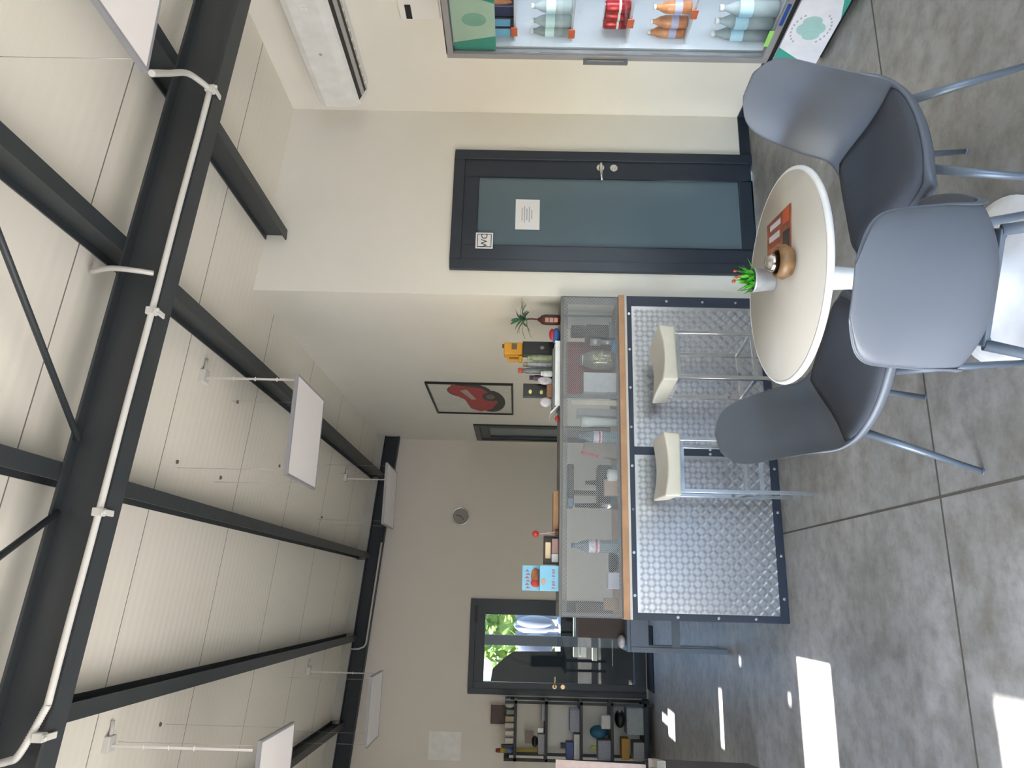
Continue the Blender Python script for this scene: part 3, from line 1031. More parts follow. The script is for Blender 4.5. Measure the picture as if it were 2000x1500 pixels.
# heap in the basket
jar((1030, 1080), (693, 706), 4.655, BZ, mat('olive_jar', '#7d8668', 0.3, 0, 0.3, 40), mat('olive_lid', '#8f9a72', 0.4), 'jar with pale olive lid at the right end of the basket')
jar((1022, 1080), (706, 719), 4.69, BZ, mat('grey_jar', '#a6abae', 0.25, 0, 0.25, 40), mat('beige_lid', '#9c9478', 0.4), 'grey jar with beige banded lid beside the olive jar')
jar((1012, 1080), (718, 731), 4.66, BZ, mat('slate_jar', '#5e6264', 0.3, 0, 0.4, 40), mat('red_lid', '#b8442c', 0.4), 'slate jar with red-orange top, the tallest in the basket')
jar((1034, 1080), (732, 744), 4.70, BZ, mat('plum_jar', '#4a3c50', 0.4, 0, 0.3, 40), mat('plum_lid', '#3f3247', 0.4), 'plum-coloured jar in the middle of the basket')
jar((1056, 1080), (724, 736), 4.635, BZ, mat('milk_jar', '#c3c8c4', 0.3, 0, 0.2, 40), mat('milk_lid', '#d5d8d4', 0.4), 'low milky-white jar at the front of the basket')
xa, xb, za, zb = span(1022, 750, 1060, 776, 4.72)
bb = thing('black_snack_box', 'black box with two yellow ovals standing in the basket', 'box', ((xa + xb) / 2, 4.72, BZ))
make('box_body', G().box((-(xb - xa) / 2, -0.015, 0), ((xb - xa) / 2, 0.03, zb - BZ)), mat('box_black', '#1d1a1b', 0.4), bb, bevel=0.002)
for zz, xx in ((0.75, -0.012), (0.36, -0.014)):
    make('yellow_oval', G().ell((xx, -0.016, (zb - BZ) * zz), (0.015, 0.002, 0.011)), mat('pale_yellow', '#e0d98a', 0.4), bb)
t = obox('small_brown_box', (1068, 1080), (750, 776), 4.64, 0.04, mat('brown_card', '#8a6248', 0.6), 'small brown card box at the front left of the basket', 'box', z0=BZ)
xa, xb, za, zb = span(1050, 735, 1080, 752, 4.65)
single('white_pouch', G().ell(((xa + xb) / 2, 4.65, (BZ + zb) / 2), ((xb - xa) / 2, 0.015, (zb - BZ) / 2)), mat('pouch_white', '#b5aeb8', 0.4, 0, 0.3, 30), 'crumpled whitish pouch in the basket right of the brown box', 'pouch', 'pouches in the basket', loc=((xa + xb) / 2, 4.65, BZ))
xa, xb, za, zb = span(1055, 776, 1080, 796, 4.66)
single('white_pouch', G().ell(((xa + xb) / 2, 4.66, (BZ + zb) / 2), ((xb - xa) / 2, 0.016, (zb - BZ) / 2)), mat('pouch_pale', '#c9c3cb', 0.4, 0, 0.15, 30), 'pale pouch leaning at the left end of the basket', 'pouch', 'pouches in the basket', loc=((xa + xb) / 2, 4.66, BZ))
xa, xb, za, zb = span(1085, 813, 1096, 822, 4.62)
single('red_sachet', G().ell(((xa + xb) / 2, 4.62, TOPZ + 0.015), (0.02, 0.02, 0.0145)), M_red, 'tiny red sachet at the left tip of the white tray', 'sachet', loc=((xa + xb) / 2, 4.62, TOPZ))
# wooden board
xa, xb, za, zb = span(1085, 958, 1096, 1040, 4.62)
single('wooden_board', G().box((xa, 4.62, TOPZ), (xb, 4.78, TOPZ + 0.034)), M_wood, 'light wooden board lying on the screen near the lollipop stand', 'board', loc=((xa + xb) / 2, 4.7, TOPZ), bevel=0.004)
# brown display
xa, xb, za, zb = span(1072, 1046, 1098, 1102, 4.6)
dsp = thing('chocolate_display', 'dark brown open display box with cream bar, mauve and white cartons', 'display box', ((xa + xb) / 2, 4.64, TOPZ))
hw = (xb - xa) / 2
hh = 0.09
make('case', G().box((-hw, 0.0, 0), (hw, 0.07, hh)).box((-hw, -0.05, 0), (-hw + 0.006, 0.0, hh * 0.9)).box((hw - 0.006, -0.05, 0), (hw, 0.0, hh)), mat('case_brown', '#33231f', 0.4), dsp, bevel=0.002)
make('cream_bar', G().box((-hw * 0.62, -0.022, hh * 0.52), (hw * 0.55, 0.0, hh * 0.9)), mat('cream_bar', '#e8d3ab', 0.5), dsp, bevel=0.004)
make('mauve_carton', G().box((-hw * 0.25, -0.045, 0.002), (hw * 0.78, -0.002, hh * 0.46)), mat('mauve_carton', '#ab8585', 0.5), dsp, bevel=0.002)
make('white_carton', G().box((-hw * 0.9, -0.05, 0.002), (-hw * 0.27, -0.002, hh * 0.48)), mat('white_carton', '#cdcdd2', 0.5), dsp, bevel=0.004)
xs_ = at(1060, 1048, 1, 4.58)
lo = thing('lollipop_stand', 'red ball-headed stand on a thin pale stem beside the brown display box', 'lollipop', (at(1093, 1040, 1, 4.60).x, 4.60, TOPZ))
hz = at(1046, 1049, 1, 4.6).z - TOPZ
make('ball', G().ell((-0.012, 0, hz), (0.021, 0.021, 0.021)), M_red, lo)
make('stem', G().tube([(0.002, 0, 0.0), (-0.006, 0, hz * 0.6), (-0.012, 0, hz - 0.02)], 0.006), mat('stem_pink', '#b49a9a', 0.4), lo)
make('foot', G().cyl((0, 0, 0), (0, 0, 0.02), 0.022), mat('foot_brown', '#5a3a2e', 0.5), lo)
# light blue carton with raised header
xa, xb, za, zb = span(1021, 1103, 1100, 1155, 4.56)
cb_ = thing('blue_snack_carton', 'light blue snack carton with raised picture header and red lettering', 'carton', ((xa + xb) / 2, 4.58, TOPZ))
hw = (xb - xa) / 2
M_sky = mat('carton_blue', '#86c8ea', 0.45, 0, 0.03, 12)
ht = zb - TOPZ
make('tray_box', G().box((-hw, -0.025, 0), (hw, 0.06, 0.115)), M_sky, cb_, bevel=0.002)
make('header_card', G().box((-hw, 0.058, 0.115), (hw, 0.064, ht)), M_sky, cb_)
make('printed_snack', G().ell((0.01, 0.05, ht * 0.63), (0.05, 0.008, 0.028)), mat('snack_brown', '#a7653a', 0.5, 0, 0.3, 40), cb_)
make('printed_ball', G().ell((-0.03, 0.048, ht * 0.63), (0.024, 0.008, 0.03)), M_red, cb_)
make('printed_biscuit', G().ell((-0.02, -0.0255, 0.092), (0.02, 0.0015, 0.014)), mat('biscuit', '#c7a98a', 0.5), cb_)
make('open_slot', G().box((-0.01, -0.012, 0.1155), (0.05, 0.05, 0.122)), mat('slot_blue', '#384f6b', 0.5), cb_)
g = G()
for i in range(7):
    x = -0.055 + i * 0.0175
    if i == 3:
        g.box((x - 0.003, -0.0268, 0.03), (x + 0.003, -0.0251, 0.033))
        continue
    g.box((x - 0.005, -0.0268, 0.022), (x - 0.002, -0.0251, 0.042)).box((x - 0.002, -0.0268, 0.030), (x + 0.004, -0.0251, 0.033))
    if i % 2: g.box((x + 0.003, -0.0268, 0.022), (x + 0.0055, -0.0251, 0.042))
    else: g.box((x - 0.002, -0.0268, 0.039), (x + 0.005, -0.0251, 0.042))
make('lettering', g, M_red, cb_, label='red lettering')
g = G()
for i in range(6):
    x = -0.055 + i * 0.02
    zz = ht * 0.84 + 0.006 * (i % 2)
    g.box((x - 0.006, 0.0555, zz - 0.013), (x - 0.002, 0.0578, zz + 0.013)).box((x - 0.002, 0.0555, zz - 0.002), (x + 0.006, 0.0578, zz + 0.003))
make('header_lettering', g, M_red, cb_, label='red lettering')

# ------------------------------------------------------------ things on the bar behind the mesh
YC = 4.66
obox('light_grey_panel', (1107, 1178), (598, 642), 4.86, 0.02, mat('pale_panel', '#c4c5c3', 0.6), 'light grey panel standing behind the mesh at its right end', 'panel', z0=CTZ)
t = thing('coffee_grinder', 'black grinder-like machine behind the mesh left of the grey panel', 'machine', (at(1150, 645, 1, 4.72).x, 4.74, CTZ))
make('body', G().box((-0.06, -0.05, 0.04), (0.035, 0.07, 0.2)).box((-0.035, -0.045, 0.2), (0.03, 0.06, 0.3)), M_black, t, bevel=0.012)
make('base', G().box((-0.06, -0.05, 0), (0.05, 0.07, 0.04)), mat('machine_grey', '#6f7376', 0.4, 0.5), t, bevel=0.004)
obox('red_backdrop_box', (1106, 1190), (667, 772), 4.88, 0.06, mat('maroon', '#8e2a30', 0.5, 0, 0.05, 8), 'large dark red box at the back behind the glass jar', 'box', z0=CTZ)
xa, xb, za, zb = span(1120, 684, 1180, 722, 4.74)
t = thing('glass_jar', 'large glass jar with golden wrapped sweets behind the mesh', 'jar', ((xa + xb) / 2, 4.74, CTZ + 0.0))
R = (xb - xa) / 2
make('jar_body', G().lathe([(R * 0.8, 0), (R * 0.95, 0.01), (R, 0.06), (R, 0.15), (R * 0.75, 0.2), (R * 0.6, 0.215)], 24), mat('jar_glass', '#9a9a8c', 0.08, 0.3, 0.2, 30), t)
make('lid', G().ell((0, 0, 0.222), (R * 0.65, R * 0.65, 0.018)), M_chrome, t)
g = G()
rnd = random.Random(3)
for i in range(14):
    g.ell((rnd.uniform(-R, R) * 0.6, -R * 0.95, rnd.uniform(0.03, 0.17)), (0.012, 0.01, 0.009), 8, 6)
make('sweets', g, mat('gold_wrap', '#d8c58a', 0.25, 0.5, 0.2, 40), t)['kind'] = 'stuff'
single('small_tin', G().cyl((at(1150, 668, 1, 4.7).x, 4.7, CTZ + 0.1), (at(1150, 668, 1, 4.7).x, 4.7, CTZ + 0.17), 0.025).cyl((at(1150, 668, 1, 4.7).x, 4.7, CTZ), (at(1150, 668, 1, 4.7).x, 4.7, CTZ + 0.1), 0.018), mat('tin', '#b3b3b8', 0.3, 0.6), 'small silver tin on a dark stand beside the large glass jar', 'tin', loc=(at(1150, 668, 1, 4.7).x, 4.7, CTZ))
x_ = at(1190, 677, 1, 4.6).x
single('blue_dish', G().lathe([(0.02, 0), (0.04, 0.012), (0.045, 0.035), (0.04, 0.035), (0.03, 0.012)], 20, (x_, 4.6, CTZ)), mat('dish_blue', '#3f7fae', 0.4), 'small blue dish on the bar close behind the mesh', 'dish', loc=(x_, 4.6, CTZ))
obox('white_carton_box', (1140, 1197), (727, 766), 4.62, 0.09, mat('carton_white', '#d5d8df', 0.5, 0, 0.08, 30), 'bright white box behind the mesh right of the upright post', 'box', z0=CTZ)
obox('upright_carton', (1115, 1197), (780, 792), 4.6, 0.02, mat('upright_carton', '#ddd3c1', 0.5), 'upright cream slat behind the mesh just left of the post', 'slat', z0=CTZ)
xa, xb, za, zb = span(1122, 800, 1197, 812, 4.7)
obox('clear_container', (1128, 1197), (797, 813), 4.7, 0.1, mat('pale_box', '#b4b4b4', 0.3), 'pale grey upright container left of the cream slat', 'container', z0=CTZ)
t = thing('paper_cup_stack', 'stack of white paper cups behind the mesh', 'cups', (at(1150, 824, 1, 4.66).x, 4.66, CTZ))
make('cups', G().lathe([(0.024, 0), (0.031, 0.15), (0.033, 0.152), (0.031, 0.165), (0.034, 0.167), (0.032, 0.18), (0.035, 0.182), (0.036, 0.235), (0.03, 0.235)], 20), mat('cup_white', '#d9e4e4', 0.5), t)
# plastic bottle with blue and red label
def bottle(px, py, y, z0, h, r, label, capc):
    x = at(px, py, 1, y).x
    t = thing('water_bottle', label, 'bottle', (x, y, z0))
    make('bottle_body', G().lathe([(r * 0.75, 0), (r, 0.008), (r, h * 0.25), (r * 0.93, h * 0.3), (r, h * 0.35), (r, h * 0.66), (r * 0.75, h * 0.78), (r * 0.36, h * 0.9), (r * 0.36, h * 0.95)], 20), mat('bottle_blue', '#a3bccb', 0.08, 0, 0.05, 20, 0, Transmission_Weight=0.7, IOR=1.2), t)
    make('bottle_cap', G().cyl((0, 0, h * 0.95), (0, 0, h), r * 0.42), mat('cap_' + capc, capc, 0.4), t)
    make('wrap_label', G().cyl((0, 0, h * 0.42), (0, 0, h * 0.64), r * 1.02, n=20, caps=False), mat('label_white', '#c9c6da', 0.4, 0, 0.3, 60), t)
    make('label_stripe', G().cyl((0, 0, h * 0.46), (0, 0, h * 0.5), r * 1.04, n=20, caps=False), M_red, t)
    return t


bottle(1150, 1066, 4.66, CTZ, 0.3, 0.04, 'upright clear blue water bottle standing alone behind the left part of the mesh', '#35588f')
bottle(1150, 853, 4.64, CTZ, 0.25, 0.037, 'water bottle with a red and blue label behind the middle of the mesh', '#4a6aa5')
xa, xb, za, zb = span(1115, 862, 1190, 897, 4.7)
t = thing('paper_bag', 'brownish paper bag with a red edge behind the middle of the mesh', 'bag', ((xa + xb) / 2, 4.72, CTZ))
hw = (xb - xa) / 2
make('bag_body', G().add([(-hw, -0.03, 0), (hw, -0.03, 0), (hw, 0.04, 0), (-hw, 0.04, 0), (-hw * 0.2, -0.012, 0.23), (hw, -0.01, 0.21), (hw, 0.014, 0.21), (-hw * 0.2, 0.012, 0.23)], [(0, 3, 2, 1), (4, 5, 6, 7), (0, 1, 5, 4), (1, 2, 6, 5), (2, 3, 7, 6), (3, 0, 4, 7)]), mat('bag_brown', '#93857a', 0.6, 0, 0.1, 20), t, bevel=0.004)
make('red_edge', G().add([(-hw * 0.9, -0.034, 0.12), (-hw * 0.6, -0.034, 0.12), (-hw * 0.1, -0.016, 0.235), (-hw * 0.35, -0.016, 0.235), (-hw * 0.9, -0.03, 0.12), (-hw * 0.6, -0.03, 0.12), (-hw * 0.1, -0.012, 0.235), (-hw * 0.35, -0.012, 0.235)], [(0, 1, 2, 3), (7, 6, 5, 4), (0, 4, 5, 1), (1, 5, 6, 2), (2, 6, 7, 3), (3, 7, 4, 0)]), M_red, t)
# espresso machine: dark arm, column and body
xm = at(1150, 943, 1, 4.78).x
t = thing('espresso_machine', 'dark coffee machine with an upper arm, seen through the mesh', 'coffee machine', (xm, 4.8, CTZ))
make('machine_body', G().box((-0.14, -0.05, 0.03), (0.12, 0.09, 0.12)), M_black, t, bevel=0.015)
make('upper_arm', G().box((-0.16, -0.04, 0.275), (0.12, 0.09, 0.32)), M_black, t, bevel=0.008)
make('column', G().box((-0.075, -0.02, 0.12), (-0.05, 0.05, 0.275)), M_black, t)
make('spout', G().cyl((0.0, -0.03, 0.12), (0.0, -0.03, 0.2), 0.018, 0.012), M_black, t)
make('drip_tray', G().box((-0.15, -0.1, 0), (0.12, 0.09, 0.03)), mat('drip_teal', '#4a7377', 0.4, 0.2), t, bevel=0.003)
make('blue_badge', G().box((-0.16, -0.045, 0.28), (-0.11, -0.04, 0.315)), mat('badge_blue', '#3d6d98', 0.4), t)
x_ = at(1185, 927, 1, 4.6).x
single('sugar_bowl', G().lathe([(0.025, 0), (0.038, 0.02), (0.04, 0.06), (0.036, 0.07), (0.0, 0.078)], 20, (x_, 4.63, CTZ)), mat('bowl_white', '#dfe5e5', 0.4), 'small white bowl on the bar right of the dark coffee machine', 'bowl', loc=(x_, 4.63, CTZ))
obox('peach_carton', (1180, 1197), (936, 968), 4.62, 0.05, mat('peach_carton', '#a88e7c', 0.5), 'low peach-coloured carton on the bar in front of the dark coffee machine', 'carton', z0=CTZ)
t = thing('coffee_tamper', 'black handled tamper with bright silver end behind the mesh', 'tamper', (at(1165, 988, 1, 4.64).x, 4.64, CTZ))
make('knob', G().cyl((0, 0, 0.12), (0.0, 0, 0.28), 0.018, 0.014), M_black, t)
make('silver_foot', G().cyl((0, 0, 0), (0.0, 0, 0.12), 0.022, 0.018), M_chrome, t)
single('dark_basket', G().lathe([(0.05, 0), (0.075, 0.05), (0.07, 0.05), (0.046, 0.004)], 20, (at(1190, 1098, 1, 4.74).x, 4.74, CTZ)), M_black, 'low dark basket behind the mesh left of the lone water bottle', 'basket', loc=(at(1190, 1098, 1, 4.74).x, 4.74, CTZ))
obox('tissue_pack', (1188, 1203), (1118, 1150), 4.62, 0.1, mat('tissue', '#c0bfd0', 0.6), 'low whitish tissue pack near the left end of the bar top', 'tissue pack', z0=CTZ)
obox('wooden_block', (1180, 1203), (1168, 1192), 4.7, 0.06, mat('block_wood', '#7a6244', 0.6), 'small brown wooden block at the left end of the bar top', 'block', z0=CTZ)

# ------------------------------------------------------------ bar stools
def bar_stool(loc, rz, label):
    t = thing('bar_stool', label, 'bar stool', loc, rz, 'bar stools')
    s = 0.145
    zt = 0.72
    vs_ = []
    S, n = 0.182, 10
    g = G()
    grid = []
    for i in range(n + 1):
        row = []
        for j in range(n + 1):
            x, y = -S + 2 * S * i / n, -S + 2 * S * j / n
            z = 0.815 - 0.022 * math.cos(PI * x / (2 * S)) + 0.006 * math.cos(PI * y / (2 * S))
            row.append((x, y, z))
        grid.append(row)
    vs_ = [v for r_ in grid for v in r_] + [(v[0] * 0.96, v[1] * 0.96, 0.722) for r_ in grid for v in r_]
    N_ = (n + 1) ** 2
    fs_ = []
    for i in range(n):
        for j in range(n):
            a = i * (n + 1) + j
            fs_.append((a, a + n + 1, a + n + 2, a + 1))
            fs_.append((N_ + a, N_ + a + 1, N_ + a + n + 2, N_ + a + n + 1))
    for k in range(n):
        fs_.append((k, k + 1, N_ + k + 1, N_ + k))
        b0 = n * (n + 1) + k
        fs_.append((b0 + 1, b0, N_ + b0, N_ + b0 + 1))
        c0 = k * (n + 1)
        fs_.append((c0 + n + 1, c0, N_ + c0, N_ + c0 + n + 1))
        d0 = k * (n + 1) + n
        fs_.append((d0, d0 + n + 1, N_ + d0 + n + 1, N_ + d0))
    g.add(vs_, fs_, True)
    make('seat', g, mat('cream_leather', '#cfcabb', 0.45, 0, 0.02, 25, 0.1), t, bevel=0.012, seg=3)
    w_ = 0.011
    for sx in (-1, 1):
        for sy in (-1, 1):
            make('leg', G().box((sx * s - w_, sy * s - w_, 0), (sx * s + w_, sy * s + w_, 0.722)), M_chrome, t, bevel=0.002)
    g = G()
    for sy in (-1, 1):
        g.box((-s + w_, sy * s - 0.009, 0.70), (s - w_, sy * s + 0.009, 0.7215))
        g.box((sy * s - 0.009, -s + w_, 0.70), (sy * s + 0.009, s - w_, 0.7215))
    make('seat_frame', g, M_chrome, t)
    g = G()
    for sy in (-1, 1):
        g.box((-s + w_, sy * s - 0.007, 0.26), (s - w_, sy * s + 0.007, 0.278))
        g.box((sy * s - 0.007, -s + w_, 0.26), (sy * s + 0.007, s - w_, 0.278))
    make('footrest', g, M_chrome, t)
    return t


st = bar_stool((1.355, 4.17, 0), math.radians(8), 'cream-topped chrome bar stool nearest the frosted door')
dup(st, (0.735, 4.175, 0), math.radians(-3), 'cream-topped chrome bar stool standing before the middle of the bar')

# ------------------------------------------------------------ tulip table
TX, TY, TH = 1.06, 2.27, 0.74
tb = thing('tulip_table', 'round pedestal table with pale top and glossy white tulip foot', 'table', (TX, TY, 0))
RT = 0.365
make('table_top', G().lathe([(0.0, TH - 0.001), (0.0, TH), (RT - 0.014, TH), (RT - 0.014, TH - 0.001)], 72), mat('table_top', '#cbc4b9', 0.3, 0, 0.02, 3), tb)
make('table_rim', G().lathe([(0.05, TH - 0.03), (RT - 0.02, TH - 0.028), (RT - 0.003, TH - 0.02), (RT, TH - 0.012), (RT - 0.002, TH - 0.004), (RT - 0.008, TH - 0.0002), (RT - 0.0141, TH - 0.0002), (RT - 0.0141, TH - 0.001), (0.05, TH - 0.001)], 72), mat('glossy_white', '#f0f1f3', 0.2), tb, label='glossy white rim')
make('pedestal', G().lathe([(0.285, 0), (0.285, 0.006), (0.25, 0.014), (0.17, 0.028), (0.10, 0.055), (0.06, 0.11), (0.04, 0.2), (0.034, 0.32), (0.034, 0.46), (0.042, 0.6), (0.06, 0.68), (0.09, 0.71), (0.11, 0.716)], 48), mat('glossy_white', '#f0f1f3', 0.2), tb)
# succulent
p = at(1512, 548, 2, TH)
su = thing('succulent_pot', 'small green succulent in a silver-grey pot on the round table', 'potted plant', (p.x, p.y, TH))
make('pot', G().lathe([(0.03, 0), (0.034, 0.004), (0.043, 0.07), (0.046, 0.078), (0.041, 0.078), (0.038, 0.066)], 24), mat('pot_silver', '#a9adb3', 0.35, 0.3, 0.15, 30), su)
make('soil', G().cyl((0, 0, 0.06), (0, 0, 0.068), 0.0385), mat('soil', '#3a332b', 0.9), su)
g = G()
rnd = random.Random(11)
for i in range(60):
    a = rnd.uniform(0, 2 * PI); el = rnd.uniform(0.5, 1.5); le = rnd.uniform(0.035, 0.075)
    base = Vector((rnd.uniform(-0.025, 0.025), rnd.uniform(-0.025, 0.025), 0.066))
    tip = base + Vector((math.cos(a) * math.cos(el), math.sin(a) * math.cos(el), math.sin(el))) * le
    mid = base.lerp(tip, 0.5)
    sd = Vector((-math.sin(a), math.cos(a), 0)) * 0.006
    g.add([base, mid - sd, tip, mid + sd, mid + Vector((0, 0, 0.004))], [(0, 1, 4), (1, 2, 4), (2, 3, 4), (3, 0, 4)], True)
make('leaves', g, mat('succulent_leaf', '#4fae33', 0.45, 0, 0.35, 40), su)
g = G()
for i in range(5):
    g.ell((rnd.uniform(-0.01, 0.035), rnd.uniform(-0.02, 0.02), 0.13 + rnd.uniform(-0.012, 0.008)), (0.005, 0.005, 0.007), 8, 6)
make('buds', g, mat('bud_red', '#a34a2c', 0.5), su)
# wooden bowl + glass
p = at(1548, 512, 2, TH)
bw = thing('candle_bowl', 'striped brown wooden bowl with a silver ball beside the succulent', 'bowl', (p.x, p.y, TH))
make('bowl_body', G().lathe([(0.03, 0), (0.045, 0.006), (0.058, 0.03), (0.052, 0.05), (0.044, 0.056), (0.04, 0.05), (0.046, 0.03), (0.0, 0.012)], 28), mat('striped_wood', '#7d5e3f', 0.4, 0, 0.5, 22), bw)
make('silver_ball', G().ell((0.0, 0.01, 0.06), (0.03, 0.03, 0.028)), mat('silver_ball', '#c6c2c2', 0.12, 1.0), bw)
# leaflets
a_, b_, c_ = at(1546, 396, 2, TH), at(1500, 442, 2, TH), at(1502, 520, 2, TH)
d_ = at(1546, 500, 2, TH)
poly = [a_, b_, c_, d_]
cen = sum(poly, Vector()) / 4
lf = thing('menu_leaflet', 'orange-brown printed leaflet lying on the round table', 'leaflet', (cen.x, cen.y, TH))
g = G()
vs_ = [(v.x - cen.x, v.y - cen.y, 0.0005) for v in poly] + [(v.x - cen.x, v.y - cen.y, 0.004) for v in poly]
g.add(vs_, [(0, 1, 2, 3), (7, 6, 5, 4), (0, 4, 5, 1), (1, 5, 6, 2), (2, 6, 7, 3), (3, 7, 4, 0)])
make('cover', g, mat('leaflet_brown', '#8c4a2c', 0.35, 0, 0.45, 30), lf)


def quad_on(u0, u1, v0, v1, z, m, name):
    P_ = [Vector((v[0], v[1], 0)) for v in vs_[:4]]
    def q(u, v):
        return P_[0].lerp(P_[1], u).lerp(P_[3].lerp(P_[2], u), v)
    pp = [q(u0, v0), q(u1, v0), q(u1, v1), q(u0, v1)]
    gg = G().add([(a.x, a.y, z) for a in pp] + [(a.x, a.y, z + 0.0006) for a in pp], [(0, 1, 2, 3), (7, 6, 5, 4), (0, 4, 5, 1), (1, 5, 6, 2), (2, 6, 7, 3), (3, 7, 4, 0)])
    make(name, gg, m, lf)


quad_on(0.4, 0.85, 0.1, 0.22, 0.004, mat('leaflet_white', '#cfc8cf', 0.4), 'white_block')
quad_on(0.45, 0.9, 0.34, 0.48, 0.004, mat('leaflet_white', '#cfc8cf', 0.4), 'white_block')
quad_on(0.05, 0.3, 0.02, 0.3, 0.004, mat('leaflet_orange', '#c8562a', 0.4), 'orange_block')
quad_on(0.05, 0.3, 0.45, 0.95, 0.004, mat('leaflet_dark', '#33302f', 0.4), 'dark_block')
quad_on(0.35, 0.95, 0.62, 0.8, 0.004, mat('leaflet_tan', '#b26a3e', 0.4, 0, 0.4, 50), 'picture_block')


# ------------------------------------------------------------ shell chairs
def lerp_tab(tab, u):
    for k in range(len(tab) - 1):
        a, b = tab[k], tab[k + 1]
        if u <= b[0]:
            f = (u - a[0]) / (b[0] - a[0]) if b[0] > a[0] else 0
            return [a[i] + (b[i] - a[i]) * f for i in range(1, len(a))]
    return list(tab[-1][1:])


# u, y, z, halfwidth, curl-up, curl-forward
SHELL = [(0.00, 0.248, 0.420, 0.215, 0.000, 0.0), (0.06, 0.246, 0.448, 0.232, 0.004, 0.0), (0.14, 0.20, 0.455, 0.244, 0.010, 0.0),
         (0.28, 0.10, 0.446, 0.250, 0.020, 0.0), (0.40, 0.00, 0.440, 0.246, 0.032, 0.0), (0.50, -0.10, 0.438, 0.232, 0.052, 0.006),
         (0.58, -0.175, 0.455, 0.218, 0.066, 0.030), (0.65, -0.215, 0.515, 0.212, 0.046, 0.054), (0.74, -0.238, 0.60, 0.206, 0.020, 0.058),
         (0.84, -0.262, 0.70, 0.196, 0.006, 0.048), (0.93, -0.288, 0.79, 0.184, 0.0, 0.036), (1.0, -0.305, 0.865, 0.172, 0.0, 0.026)]
SKIRT = [(0.00, 0.012), (0.06, 0.030), (0.2, 0.042), (0.5, 0.044), (0.6, 0.030), (0.7, 0.010), (0.85, 0.004), (1.0, 0.003)]


def catmull(tab, u):
    n = len(tab)
    k = 0
    while k < n - 2 and u > tab[k + 1][0]:
        k += 1
    a, b = tab[k], tab[k + 1]
    f = (u - a[0]) / (b[0] - a[0])
    p0, p3 = tab[max(k - 1, 0)], tab[min(k + 2, n - 1)]
    out = []
    for i in range(1, len(a)):
        m0 = (b[i] - p0[i]) / (b[0] - p0[0]) * (b[0] - a[0])
        m1 = (p3[i] - a[i]) / (p3[0] - a[0]) * (b[0] - a[0])
        h = f * f
        c = h * f
        out.append((2 * c - 3 * h + 1) * a[i] + (c - 2 * h + f) * m0 + (-2 * c + 3 * h) * b[i] + (c - h) * m1)
    return out


